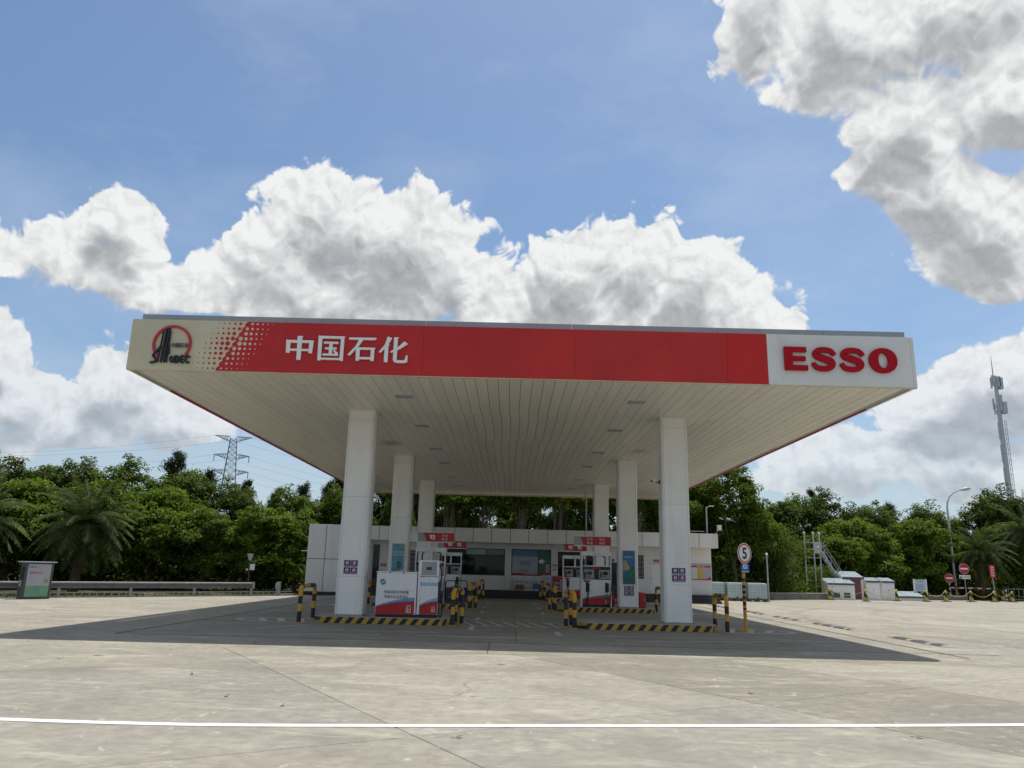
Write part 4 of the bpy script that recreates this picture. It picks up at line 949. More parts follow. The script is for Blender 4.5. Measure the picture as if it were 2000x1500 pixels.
def dispenser(loc, label):
    t = thing("fuel_dispenser", loc, label=label, cat="fuel dispenser", group="white fuel dispensers with red foot")
    W, D = 1.26, 0.62; h = W/2
    for s in (-1, 1): obj("side_post", MB().box(s*h-0.05 if s > 0 else -h, h if s > 0 else -h+0.05, -0.02, D, 0.0, 2.24), "white_enamel", t, bevel=0.012)
    hd = obj("header", MB().box(-h+0.052, h-0.052, -0.015, D, 2.06, 2.235), "white_enamel", t, bevel=0.01); gate_mark(hd, -0.28, -0.0155, 2.14, 0.7); put_text("lettering", "中国石化", 0.09, "ink_grey", hd, 0.02, -0.018, 2.14, 0.003)
    obj("mullion", MB().box(0.0, 0.07, 0.1, D-0.1, 1.66, 2.058), "white_enamel", t); obj("sill", MB().box(-h+0.052, h-0.052, 0.0, D, 1.62, 1.66), "white_enamel", t)
    obj("hose_reel", MB().tube([(-0.38, 0.3, 1.662), (-0.38, 0.3, 2.0), (-0.30, 0.22, 2.04)], 0.03, 8), "black_plastic", t); obj("hose_reel", MB().tube([(0.40, 0.3, 1.662), (0.40, 0.3, 2.0), (0.30, 0.22, 2.04)], 0.03, 8), "black_plastic", t)
    obj("cabinet", MB().box(-h+0.052, h-0.052, 0.025, D-0.02, 0.10, 1.62), "white_enamel", t)
    dp = obj("display_panel", MB().box(-h+0.053, h-0.053, -0.008, 0.024, 1.10, 1.62), "screen_dark", t, bevel=0.006)
    obj("red_label", MB().prism([(-0.16, 1.53), (0.16, 1.53), (0.20, 1.56), (0.12, 1.59), (-0.12, 1.59), (-0.20, 1.56)], -0.013, -0.0085), "sign_red", dp)
    for x in (-0.33, 0.33):
        sc_ = obj("meter", MB().box(x-0.23, x+0.23, -0.018, -0.0085, 1.13, 1.49), "grey_enamel", dp, bevel=0.004)
        obj("screen", MB().box(x-0.06, x+0.14, -0.024, -0.0185, 1.28, 1.42), "screen_dark", sc_); obj("keypad", MB().box(x-0.19, x-0.09, -0.024, -0.0185, 1.18, 1.40), "dark_grey", sc_); obj("card_slot", MB().box(x-0.04, x+0.08, -0.022, -0.0185, 1.20, 1.23), "black_plastic", sc_)
    obj("middle_panel", MB().box(-h+0.056, h-0.056, 0.0, 0.024, 0.56, 1.09), "white_enamel", t, bevel=0.006)
    for x in (-0.36, 0.44):
        hl = obj("nozzle_holder", MB().box(x-0.075, x+0.075, -0.03, 0.0, 0.60, 0.96), "black_plastic", t, bevel=0.012)
        obj("nozzle", MB().tube([(x, -0.06, 0.70), (x, -0.07, 0.84), (x-0.015, -0.05, 0.94), (x-0.03, -0.04, 0.99)], [0.03, 0.035, 0.03, 0.018], 8), "rubber", hl)
        obj("hose", MB().tube([tuple(p) for p in spline([(x, -0.06, 0.70), (x-0.02, -0.08, 0.45), (x-0.10 if x < 0 else x+0.02, -0.10, 0.10), (x-0.04 if x < 0 else x+0.10, -0.08, 0.06), (x+0.02 if x < 0 else x+0.16, -0.05, 0.6), (x*1.52, -0.035, 1.5), (x*1.45, 0.1, 2.02)], 6)], 0.016, 6), "rubber", hl, smooth=60)
    obj("red_tag", MB().box(-0.52, -0.25, -0.006, -0.0005, 0.99, 1.06), "sign_red", t)
    lo, ba = swoosh(W-0.112, 0.10, 0.55, 0.30, 0.40, 0.11)
    lp = obj("lower_panel", MB().box(-h+0.056, h-0.056, 0.0, 0.024, 0.10, 0.545), "white_enamel", t)
    obj("red_field", MB().prism(lo, -0.006, -0.0005), "red_enamel", lp); obj("grey_band", MB().prism(ba, -0.0052, -0.0005), "grey_band", lp); gate_mark(lp, 0.42, -0.0065, 0.21, 0.85)
    obj("kick_plate", MB().box(-h+0.06, h-0.06, 0.02, D-0.03, 0.0, 0.098), "black_plastic", t)
    return t
d0 = dispenser((3.61, 32.78, ISL), "fuel dispenser standing left of the poster column on the middle right island")
copy_tree(d0, loc=(-3.30, 32.78, ISL), label="fuel dispenser on the middle left island behind the urea pump")
copy_tree(d0, loc=(3.50, 42.35, ISL), label="fuel dispenser on the rear right island near the red price board")
copy_tree(d0, loc=(-3.22, 42.35, ISL), label="fuel dispenser on the rear left island in front of the dark shop window")

# urea pump on the front left island
up = thing("urea_pump", (-3.25, 23.02, ISL), label="white urea tank cabinet with pump head and red and blue sweep, front left island", cat="urea pump")
cb = obj("tank_cabinet", MB().box(-0.60, 0.57, 0.0, 0.95, 0.08, 1.24), "white_enamel", up, bevel=0.012)
obj("lid", MB().box(-0.615, 0.585, -0.012, 0.965, 1.242, 1.275), "white_enamel", cb, bevel=0.008)
for x in (-0.22, 0.18): obj("latch", MB().box(x-0.015, x+0.015, -0.02, -0.0125, 1.22, 1.285), "dark_grey", cb)
obj("plinth", MB().box(-0.585, 1.15, 0.04, 0.90, 0.0, 0.078), "black_plastic", up)
lo, ba = swoosh(1.115, 0.085, 0.5, 0.285, 0.46, 0.10)
obj("red_field", MB().prism([(x-0.03, z) for x, z in lo], -0.006, -0.0005), "red_enamel", cb); obj("blue_band", MB().prism([(x-0.03, z) for x, z in ba], -0.0052, -0.0005), "blue_band", cb); gate_mark(cb, 0.36, -0.0065, 0.21, 1.15)
lg = obj("round_logo", MB().disc(-0.415, 0.98, 0.082, -0.006, -0.0005, 28), "green_logo", cb)
for k, dz in enumerate((0.02, -0.025)): obj("wave", MB().ribbon(spline([(-0.49, 0.94+dz), (-0.45, 0.965+dz), (-0.405, 0.985+dz), (-0.37, 1.015+dz), (-0.345, 1.02+dz)], 4), [0.004]+[0.016]*14+[0.006]*3, -0.0095-0.0005*k, -0.0062), "ink_white", lg)
obj("wave_cap", MB().disc(-0.43, 1.005, 0.05, -0.0076, -0.0061, 20), "teal_logo", lg)
put_text("lettering", "悦泰海龙车用尿素", 0.105, "ink_black", cb, -0.005, -0.004, 0.70, 0.004, 0.83, 0.0, 0.0, 1.08); put_text("lettering", "中国石化品质保证", 0.105, "ink_black", cb, -0.005, -0.004, 0.57, 0.004, 0.83, 0.0, 0.0, 1.08)
hd = obj("pump_head", MB().box(0.60, 1.19, 0.06, 0.70, 0.09, 1.15), "white_enamel", up, bevel=0.010)
obj("pump_side", MB().box(0.60, 0.66, 0.01, 0.059, 0.09, 1.60), "white_enamel", hd)
cs = obj("console", MB().box(0.62, 1.20, 0.0, 0.62, 1.17, 1.62), "white_enamel", up, bevel=0.02)
fc = obj("console_face", MB().box(0.695, 1.135, -0.010, -0.0005, 1.20, 1.58), "grey_enamel", cs, bevel=0.012); obj("screen", MB().box(0.83, 0.99, -0.014, -0.0105, 1.34, 1.43), "screen_dark", fc); obj("key", MB().box(0.78, 0.80, -0.013, -0.0105, 1.36, 1.38), "ink_white", fc); obj("key", MB().box(1.03, 1.05, -0.013, -0.0105, 1.50, 1.52), "black_plastic", fc)
obj("lock", MB().disc(0.93, 1.07, 0.012, 0.052, 0.0595, 12), "black_plastic", hd)
bn = obj("blue_label", MB().box(0.675, 1.185, 0.053, 0.0595, 0.90, 0.99), "sky_band", hd); put_text("lettering", "车用尿素加注机", 0.062, "ink_white", bn, 0.93, 0.051, 0.945, 0.003)
lo, ba = swoosh(0.51, 0.10, 0.4, 0.34, 0.47, 0.10, 8)
obj("red_field", MB().prism([(x+0.93, z) for x, z in lo], 0.053, 0.0595), "red_enamel", hd); obj("blue_band", MB().prism([(x+0.93, z) for x, z in ba], 0.0542, 0.0595), "sky_band", hd); gate_mark(hd, 1.07, 0.0525, 0.22, 0.85)
obj("hose", MB().tube([tuple(p) for p in spline([(1.22, 0.18, 1.50), (1.27, 0.12, 1.2), (1.24, 0.12, 0.9), (1.30, 0.12, 0.45), (1.31, 0.12, 0.10), (1.26, 0.12, 0.05), (1.23, 0.12, 0.2), (1.23, 0.12, 0.55)], 6)], 0.020, 8), "rubber", up, smooth=60)
nz = obj("nozzle_holder", MB().box(1.195, 1.26, 0.05, 0.24, 0.42, 1.02), "black_plastic", up, bevel=0.01); obj("nozzle", MB().tube([(1.23, 0.12, 0.55), (1.25, 0.06, 0.72), (1.24, 0.03, 0.86)], [0.03, 0.034, 0.02], 8), "sign_blue", nz)
obj("arm", MB().box(1.191, 1.30, 0.10, 0.16, 1.46, 1.53), "black_plastic", up)

# hanging grade boxes
def grade(loc, label, words, num, mirror):
    t = thing("grade_sign", loc, label=label, cat="sign", group="red grade signs hung from the columns")
    W = 1.53; h = W/2
    b = obj("box", MB().box(-h, h, 0.0, 0.34, 0.0, 0.37), "light_grey", t)
    obj("red_face", MB().prism([(-h+0.38, 0.008), (h, 0.008), (h, 0.362), (-h+0.25, 0.362)], -0.008, -0.0005), "red_enamel", b)
    obj("grey_face", MB().prism([(-h, 0.008), (-h+0.375, 0.008), (-h+0.245, 0.362), (-h, 0.362)], -0.006, -0.0005), "grey_enamel", b)
    obj("trim", MB().box(-h-0.01, h+0.01, -0.02, 0.35, 0.371, 0.39), "ink_white", t); obj("trim", MB().box(-h-0.01, h-0.03, -0.02, 0.35, -0.03, -0.001), "ink_white", t)
    put_text("number", num, 0.19, "ink_grey", b, -h+0.15, -0.008, 0.18, 0.004)
    for x, w in words:
        if len(w) == 2: put_text("grade", w, 0.25, "ink_white", b, x, -0.012, 0.185, 0.008, 0.95, 0.012)
        else:
            put_text("grade", w[:2], 0.115, "ink_white", b, x, -0.012, 0.255, 0.006, 1.0, 0.0, 0, 1.15); put_text("grade", w[2:], 0.115, "ink_white", b, x, -0.012, 0.11, 0.006, 1.0, 0.0, 0, 1.15)
    xa, xb = (h+0.001, h+0.42) if mirror else (-h-0.42, -h-0.001)
    obj("arm", MB().box(xa, xb, 0.08, 0.28, -0.02, 0.36), "white_enamel", t)
grade((-3.10, 32.70, 2.66), "red grade sign reading 92 over the middle left dispenser", [(-0.15, "92"), (0.36, "车用柴油")], "2", False)
grade((-3.12, 42.30, 2.66), "red grade sign reading 95 92 over the rear left dispenser", [(-0.12, "95"), (0.38, "92")], "4", False)
grade((3.45, 32.70, 2.66), "red grade sign with two small diesel words over the middle right dispenser", [(-0.13, "车用柴油"), (0.38, "车用柴油")], "1", True)
grade((3.38, 42.30, 2.66), "red grade sign reading 95 92 over the rear right dispenser", [(-0.12, "95"), (0.38, "92")], "3", True)

# posters on the middle columns
def col_poster(x, z0, z1, label, kind):
    t = thing("column_poster", (x, COLY[1]-0.004, z0), label=label, cat="poster")
    w = 0.27; H_ = z1-z0
    fr = MB(); fr.box(-w, w, -0.03, -0.002, 0, 0.02); fr.box(-w, w, -0.03, -0.002, H_-0.02, H_); fr.box(-w, -w+0.018, -0.0295, -0.002, 0.02, H_-0.02); fr.box(w-0.018, w, -0.0295, -0.002, 0.02, H_-0.02)
    obj("frame", fr, "aluminium", t)
    p = obj("print", MB().box(-w+0.02, w-0.02, -0.018, -0.006, 0.022, H_-0.022), "poster_sky" if kind == 0 else "poster_blue", t)
    if kind == 0:
        obj("green_corner", MB().prism([(0.02, H_-0.03), (0.245, H_-0.03), (0.245, H_-0.22), (0.1, H_-0.16)], -0.021, -0.0185), "poster_mint", p)
        put_text("headline", "高品质车用油", 0.075, "ink_white", p, 0, -0.020, H_-0.36, 0.003); put_text("headline", "洁净动力随行", 0.075, "ink_white", p, 0.02, -0.020, H_-0.47, 0.003)
        obj("leaf", MB().prism([(0.02, 0.18), (0.10, 0.22), (0.17, 0.34), (0.14, 0.44), (0.06, 0.52), (-0.02, 0.46), (-0.03, 0.32)], -0.021, -0.0185), "poster_teal", p); obj("shore", MB().prism([(-0.245, 0.03), (0.245, 0.03), (0.245, 0.20), (0.05, 0.10)], -0.020, -0.0185), "poster_pale", p)
    else:
        put_text("headline", "爽加清洁汽油", 0.062, "ink_white", p, -0.02, -0.020, H_-0.28, 0.003, 1, 0, 0.2)
        obj("field", MB().prism([(-0.245, 0.55), (0.0, 0.60), (0.02, 0.70), (-0.12, 1.0), (-0.245, 0.92)], -0.021, -0.0185), "poster_sand", p); obj("sea", MB().box(-0.245, 0.245, -0.0205, -0.0185, 0.03, 0.36), "poster_teal", p); obj("meadow", MB().prism([(-0.1, 0.365), (0.245, 0.365), (0.245, 0.75), (0.05, 0.66)], -0.0208, -0.0185), "poster_green", p)
col_poster(-4.63, 1.33, 2.56, "tall turquoise poster on the middle left column", 0)
col_poster(4.93, 1.11, 2.50, "tall deep blue poster in a frame on the middle right column", 1)
# safety signs: four small blue plates per column
def safety(xc, zc, yf, where, pit=0.205):
    nm = (("upper left", -1, 1, "禁止烟火"), ("upper right", 1, 1, "禁打手机"), ("lower left", -1, -1, "停车熄火"), ("lower right", 1, -1, "限速行驶"))
    for (n_, sx, sz, w) in nm:
        t = thing("safety_sign", (xc+sx*pit/2, yf, zc+sz*pit/2), label="%s of the four blue prohibition plates on the %s column" % (n_, where), cat="sign", group="blue prohibition plates on the columns")
        h = pit/2-0.008
        b = obj("plate", MB().box(-h, h, -0.008, 0.0, -h, h), "sign_blue", t)
        obj("white_disc", MB().disc(0, 0.02, h*0.60, -0.0105, -0.0082, 22), "ink_white", b); obj("red_ring", MB().ring(0, 0.02, h*0.48, h*0.60, -0.0125, -0.0107, 0, 360, 22), "sign_red", b)
        obj("symbol", MB().box(-0.012, 0.012, -0.0122, -0.0106, -0.008, 0.045) if sx < 0 else MB().prism([(-0.02, -0.005), (0.018, 0.0), (0.012, 0.045), (-0.01, 0.038)], -0.0122, -0.0106), "ink_black", b)
        obj("slash", MB().prism([(-0.033, 0.045), (-0.025, 0.053), (0.033, -0.005), (0.025, -0.013)], -0.0135, -0.0126), "sign_red", b)
        put_text("caption", w, 0.042, "ink_white", b, 0, -0.0095, -h+0.026, 0.002)
safety(-4.645, 1.56, COLY[0]-0.003, "front left"); safety(4.945, 1.57, COLY[0]-0.003, "front right"); safety(4.93, 0.87, COLY[1]-0.003, "middle right")
# camera on the front right column
cc = thing("security_camera", (4.516, 23.40, 4.30), label="small security camera on an arm at the front right column", cat="camera")
obj("arm", MB().tube([(0, 0, 0), (-0.09, 0, -0.01), (-0.12, 0, 0.03)], 0.018, 8), "black_plastic", cc); obj("wall_plate", MB().box(-0.02, 0.0, -0.05, 0.05, -0.06, 0.06), "black_plastic", cc)
obj("body", MB().tube([(-0.10, -0.02, 0.06), (-0.26, -0.10, 0.02)], 0.042, 12), "white_enamel", cc, smooth=50); obj("lens", MB().tube([(-0.261, -0.1005, 0.0198), (-0.275, -0.108, 0.016)], 0.036, 12), "black_plastic", cc)
# bins, cabinets on the islands
def bin_(loc, mat, label, sym):
    t = thing("bin", loc, label=label, cat="bin")
    obj("body", MB().prism([(-0.19, 0.04), (0.19, 0.04), (0.22, 0.62), (-0.22, 0.62)], -0.2, 0.2), mat, t, bevel=0.015)
    obj("frame", MB().tube([tuple(p) for p in [(-0.25, -0.12, 0), (-0.25, -0.12, 0.86), (-0.20, -0.12, 0.91), (0.20, -0.12, 0.91), (0.25, -0.12, 0.86), (0.25, -0.12, 0)]], 0.018, 8), "black_plastic", t, smooth=60)
    obj("frame", MB().tube([tuple(p) for p in [(-0.25, 0.12, 0), (-0.25, 0.12, 0.86), (-0.20, 0.12, 0.91), (0.20, 0.12, 0.91), (0.25, 0.12, 0.86), (0.25, 0.12, 0)]], 0.018, 8), "black_plastic", t, smooth=60)
    if sym: obj("triangle_mark", MB().ring(0, 0.40, 0.05, 0.065, -0.204, -0.2005, 90, 450, 3), "ink_grey", t); put_text("caption", "其他垃圾", 0.06, "ink_grey", t, 0, -0.203, 0.28, 0.002)
bin_((-2.36, 32.62, ISL), "bin_black", "black framed bin with triangle mark on the middle left island", True)
bin_((-2.02, 33.55, ISL), "bin_blue", "blue framed bin behind the black one on the middle left island", False)
for (x, y, lab) in ((5.53, 33.0, "red fire cabinet right of the poster column"), (4.34, 33.62, "red fire cabinet between dispenser and poster column")):
    t = thing("fire_cabinet", (x, y, ISL), label=lab, cat="cabinet")
    obj("box", MB().prism([(-0.13, 0.03), (0.13, 0.03), (0.13, 0.60), (-0.13, 0.64)], -0.12, 0.14), "red_enamel", t, bevel=0.008)
    obj("door", MB().box(-0.11, 0.11, -0.126, -0.1205, 0.06, 0.57), "red_enamel", t); obj("handle", MB().box(0.07, 0.085, -0.136, -0.1265, 0.28, 0.38), "aluminium", t)
    obj("foot", MB().box(-0.12, 0.12, -0.1, 0.12, 0.0, 0.03), "dark_grey", t)

# speed limit post
t = thing("speed_sign", (7.08, 23.9, 0), label="round speed limit 5 sign on a yellow and black pole", cat="road sign")
zz = [0, 0.15, 0.55, 0.60, 0.66, 0.72, 0.84, 0.90, 1.0, 1.06, 1.16, 1.22, 1.32, 1.42, 1.52, 2.25]
obj("pole", MB().tube([(0, 0, z) for z in zz], 0.052, 14, mif=lambda i: 1 if i in (3, 5, 7, 9, 11, 13) else 0), ["yellow_paint", "black_paint"], t, smooth=50)
obj("foot", MB().slabpoly([(0.26*math.cos(R(15*k)), 0.26*math.sin(R(15*k))) for k in range(24)], 0, 0.035, ch=0.02), "yellow_paint", t)
ds = obj("disc", MB().disc(0, 2.255, 0.305, -0.085, -0.072, 40), "ink_white", t, rotz=R(33))
obj("red_ring", MB().ring(0, 2.255, 0.245, 0.285, -0.089, -0.0855, 0, 360, 40), "sign_red", ds)
put_text("numeral", "5", 0.46, "ink_black", ds, 0, -0.088, 2.255, 0.005, 1.0, 0.012)
pl = obj("blue_plate", MB().box(-0.08, 0.17, -0.066, -0.054, 1.685, 1.935), "sign_bright_blue", t); obj("pictogram", MB().box(-0.02, 0.11, -0.070, -0.0665, 1.795, 1.92), "ink_white", pl); obj("car_shape", MB().prism([(0.0, 1.83), (0.09, 1.86), (0.085, 1.885), (0.02, 1.865)], -0.073, -0.0705), "sign_bright_blue", pl); obj("caption", MB().box(-0.06, 0.15, -0.070, -0.0665, 1.705, 1.725), "ink_white", pl)
obj("clamp", MB().box(-0.06, 0.06, -0.053, 0.06, 1.80, 1.84), "galvanised", t); obj("clamp", MB().box(-0.06, 0.06, -0.061, 0.06, 2.22, 2.25), "galvanised", t)
# rubber speed humps
hump_n = ("nearest", "second nearest", "middle", "second farthest", "farthest")
prof = [(-0.175, 0.0), (-0.15, 0.022), (-0.08, 0.045), (0.08, 0.045), (0.15, 0.022), (0.175, 0.0)]
def seg_mesh(L, mat, key):
    mb = MB().add([(x, 0, z) for x, z in prof]+[(x, L, z) for x, z in prof], [(i, i+1, 7+i, 6+i) for i in range(5)]+[(0, 1, 2, 3, 4, 5), (11, 10, 9, 8, 7, 6)])
    me = mb.mesh("segment"); me.materials.append(M[mat]); return me
sm = {k: seg_mesh(0.245, k, 0) for k in ("old_rubber", "faded_yellow", "dusty_grey")}
for k, (y0, y1) in enumerate(((19.95, 22.75), (25.2, 28.3), (29.55, 32.6), (33.8, 36.5), (39.0, 42.8))):
    t = thing("speed_hump", (10.88, y0, 0.004), label="%s of the five rubber speed humps right of the canopy" % hump_n[k], cat="speed hump", group="rubber speed humps")
    n = int((y1-y0)/0.25)
    for i in range(n):
        kind = ("old_rubber", "faded_yellow", "old_rubber", "old_rubber", "dusty_grey", "old_rubber")[(i*5+k*2+i//4) % 6]
        o = bpy.data.objects.new("segment", sm[kind]); COL.objects.link(o); o.parent = t; o.location = (0, i*0.25, 0)
    for (yy_, s) in ((-0.001, -1), (n*0.25-0.003, 1)):
        obj("end_cap", MB().add([(x, yy_, z) for x, z in prof]+[(x*0.7, yy_+s*0.2, 0.002) for x, z in prof], [((i, i+1, 7+i, 6+i) if s > 0 else (i+1, i, 6+i, 7+i)) for i in range(5)]), "dusty_grey", t)

# ================================================================ left verge: guard rail, kiosk, fence
def frame2d(p, q):
    d = Vector((q[0]-p[0], q[1]-p[1], 0)); L = d.length; d.normalize(); return d, Vector((-d.y, d.x, 0)), L
gp, gq = (-33.0, 18.3), (-13.05, 40.2)
d_, n_, L_ = frame2d(gp, gq)
gr = thing("guard_rail", (gp[0], gp[1], 0), rotz=math.atan2(d_.y, d_.x), label="long grey steel guard rail along the left edge of the yard", cat="guard rail")
prof_w = [(0.0, 0.38), (-0.035, 0.40), (-0.055, 0.435), (-0.035, 0.475), (0.0, 0.50), (0.0, 0.54), (-0.035, 0.565), (-0.055, 0.60), (-0.035, 0.64), (0.0, 0.66)]
npz = len(prof_w)
nb_ = int(L_/4.2)+1
for k in range(nb_):
    a, b = k*L_/nb_, (k+1)*L_/nb_+(0.12 if k < nb_-1 else 0); off = -0.002*(k % 2)
    vs = [(a, y-0.06+off, z) for y, z in prof_w]+[(b, y-0.06+off, z) for y, z in prof_w]+[(a, y-0.056+off, z) for y, z in prof_w]+[(b, y-0.056+off, z) for y, z in prof_w]
    fs = [(i+1, i, npz+i, npz+i+1) for i in range(npz-1)]+[(2*npz+i, 2*npz+i+1, 3*npz+i+1, 3*npz+i) for i in range(npz-1)]
    obj("beam", MB().add(vs, fs), "rail_steel", gr, smooth=30)
k = 0.0
while k < L_+0.1:
    obj("post", MB().box(k-0.05, k+0.05, -0.05, 0.05, -0.05, 0.64), "galvanised", gr, bevel=0.01); k += L_/10
obj("end_piece", MB().prism([(L_, 0.36), (L_+0.12, 0.36), (L_+0.12, 0.68), (L_, 0.68)], -0.12, -0.05), "galvanised", gr)
fp, fq = (-33.5, 19.0), (-11.8, 43.3)
d_, n_, L_ = frame2d(fp, fq)
lf = thing("low_fence", (fp[0], fp[1], 0), rotz=math.atan2(d_.y, d_.x), label="ankle-high white picket edging behind the guard rail", cat="fence")
obj("rail", MB().box(0, L_, -0.02, 0.02, 0.14, 0.18), "light_grey", lf); obj("rail", MB().box(0, L_, -0.018, 0.018, -0.02, 0.02), "light_grey", lf)
pk = MB().box(-0.02, 0.02, -0.016, 0.016, 0.021, 0.139).mesh("picket"); pk.materials.append(M["light_grey"])
for i in range(int(L_/0.32)):
    o = bpy.data.objects.new("picket", pk); COL.objects.link(o); o.parent = lf; o.location = (0.1+0.32*i, 0, 0)
t = thing("marker_post", (-12.3, 42.4, 0), label="short grey post standing past the end of the guard rail", cat="post")
obj("post", MB().box(-0.09, 0.09, -0.09, 0.09, -0.05, 0.64), "galvanised", t, bevel=0.012); obj("cap", MB().box(-0.11, 0.11, -0.11, 0.11, 0.641, 0.67), "galvanised", t); obj("side_box", MB().box(-0.16, -0.091, -0.06, 0.06, 0.30, 0.60), "light_grey", t)
# advertising kiosk
k_ = thing("advert_kiosk", (-18.95, 31.9, 0), rotz=R(52), label="dark free-standing advert kiosk with green and white poster by the guard rail", cat="kiosk")
obj("cabinet", MB().box(-0.50, 0.50, 0.0, 0.55, 0.0, 1.42), "dark_grey", k_, bevel=0.015)
fr = MB(); fr.box(-0.52, 0.52, -0.035, -0.001, 0.0, 0.09); fr.box(-0.52, 0.52, -0.035, -0.001, 1.36, 1.42); fr.box(-0.52, -0.44, -0.0345, -0.001, 0.09, 1.36); fr.box(0.44, 0.52, -0.0345, -0.001, 0.09, 1.36)
obj("frame", fr, "dark_grey", k_, bevel=0.008)
po = obj("poster", MB().box(-0.438, 0.438, -0.016, -0.001, 0.092, 1.358), "poster_lilac", k_)
obj("green_foot", MB().box(-0.437, 0.437, -0.019, -0.0165, 0.093, 0.52), "poster_mint", po); put_text("headline", "绿色出行", 0.12, "sign_red", po, -0.12, -0.019, 1.02, 0.003); put_text("caption", "中国石化", 0.08, "teal_logo", po, -0.25, -0.019, 1.24, 0.003)
for q in range(5): obj("text_line", MB().box(-0.38, 0.05+0.06*(q % 3), -0.019, -0.0165, 0.62+0.06*q, 0.64+0.06*q), "ink_grey", po)
for q in range(3): obj("picture", MB().box(0.20, 0.38, -0.019, -0.0165, 0.62+0.21*q, 0.78+0.21*q), ("poster_sand", "poster_lilac", "ink_grey")[q], po)
obj("roof", MB().box(-0.60, 0.60, -0.10, 0.62, 1.422, 1.46), "light_grey", k_, bevel=0.006)
obj("side_opening", MB().box(-0.508, -0.501, 0.10, 0.45, 0.55, 1.25), "black_plastic", k_); obj("handle", MB().box(-0.53, -0.509, 0.22, 0.26, 0.48, 0.72), "light_grey", k_); obj("handle", MB().box(-0.53, -0.509, 0.36, 0.40, 0.48, 0.72), "light_grey", k_)
# garden lamp with a box
t = thing("garden_lamp", (-13.9, 42.2, 0), label="slim garden lamp post with a white box, left of the shop", cat="lamp post")
obj("post", MB().tube([(0, 0, -0.05), (0, 0, 1.75)], 0.03, 8), "dark_grey", t, smooth=50); obj("lantern", MB().tube([(0, 0, 1.75), (0, 0, 2.10)], [0.06, 0.19], 12), "light_grey", t, smooth=50); obj("cap", MB().tube([(0, 0, 2.10), (0, 0, 2.13)], 0.2, 12), "dark_grey", t)
obj("box", MB().box(0.04, 0.26, -0.06, 0.06, 1.25, 1.55), "white_enamel", t, bevel=0.01); obj("dome", MB().tube([(-0.12, 0, 1.22), (-0.12, 0, 1.32)], [0.05, 0.06], 10), "white_enamel", t); obj("arm", MB().box(-0.12, 0.03, -0.01, 0.01, 1.32, 1.34), "dark_grey", t)

# ================================================================ right yard
# caged liquid tanks
def ibc(loc, rz, label):
    t = thing("caged_tank", loc, rotz=rz, label=label, cat="tank", group="caged plastic tanks")
    obj("pallet", MB().box(-0.60, 0.60, -0.5, 0.5, 0.10, 0.16).box(-0.58, -0.40, -0.49, 0.49, 0, 0.099).box(-0.1, 0.1, -0.49, 0.49, 0, 0.099).box(0.40, 0.58, -0.49, 0.49, 0, 0.099), "dark_grey", t)
    obj("bottle", MB().box(-0.565, 0.565, -0.465, 0.465, 0.165, 1.14), "tank_plastic", t, bevel=0.06); obj("cap", MB().tube([(0, 0, 1.141), (0, 0, 1.19)], 0.1, 14), "black_plastic", t)
    cg = MB(); xs = np.linspace(-0.59, 0.59, 8); zs = np.linspace(0.19, 1.12, 6)
    for x in xs:
        for y in (-0.485, 0.485): cg.box(x-0.009, x+0.009, y-0.009, y+0.009, 0.161, 1.13)
    for y in np.linspace(-0.485, 0.485, 6)[1:-1]:
        for x in (-0.59, 0.59): cg.box(x-0.009, x+0.009, y-0.009, y+0.009, 0.161, 1.13)
    for z in zs:
        for y in (-0.497, 0.497): cg.box(-0.6, 0.6, y-0.007, y+0.007, z-0.009, z+0.009)
        for x in (-0.602, 0.602): cg.box(x-0.007, x+0.007, -0.489, 0.489, z-0.009, z+0.009)
    obj("cage", cg, "galvanised", t); obj("valve", MB().tube([(0, -0.49, 0.24), (0, -0.58, 0.22)], 0.04, 8), "black_plastic", t)
ibc((13.35, 51.6, 0), R(4), "caged tank partly hidden behind the shop corner"); ibc((14.62, 51.3, 0), R(-3), "middle one of the caged tanks, right of the shop"); ibc((15.92, 51.0, 0), R(-9), "caged tank at the right end of the row")
t = thing("bollard_lamp", (16.55, 50.6, 0), label="thin grey post with a white dome behind the speed sign", cat="post")
obj("post", MB().tube([(0, 0, 0), (0, 0, 2.9)], 0.05, 8), "galvanised", t, smooth=50); obj("dome", MB().tube([(0, 0, 2.9), (0, 0, 2.96), (0, 0, 3.02), (0, 0, 3.05)], [0.06, 0.085, 0.06, 0.01], 12), "white_enamel", t, smooth=60); obj("foot", MB().box(-0.12, 0.12, -0.12, 0.12, 0, 0.03), "galvanised", t)
# low walls / planter edges behind the yard
def low_wall(p, q, h, th, label):
    d, n, L = frame2d(p, q); t = thing("low_wall", (p[0], p[1], 0), rotz=math.atan2(d.y, d.x), label=label, cat="wall")
    k = 0.0; i = 0
    while k < L-0.05:
        b = min(k+1.2, L); obj("block", MB().box(k+0.005, b-0.005, 0, th, -0.05, h), "low_wall", t, bevel=0.01); k = b
    obj("coping", MB().box(0, L, -0.04, th+0.04, h+0.002, h+0.07), "kerb_stone", t, bevel=0.012)
low_wall((16.6, 54.8), (24.2, 59.2), 0.40, 0.3, "low grey block wall between the caged tanks and the white huts")
low_wall((32.8, 64.6), (39.0, 67.5), 0.30, 0.3, "low grey block wall behind the striped cones")
kb = thing("striped_kerb", (21.3, 58.2, 0), rotz=math.atan2(19.8, 38), label="yellow and black kerb at the foot of the sand strip", cat="kerb")
for i in range(7): obj("kerb_piece", MB().box(-2+0.6*i, -1.41+0.6*i, 0, 0.18, -0.04, 0.12), "yellow_paint" if i % 2 else "black_paint", kb, bevel=0.012)
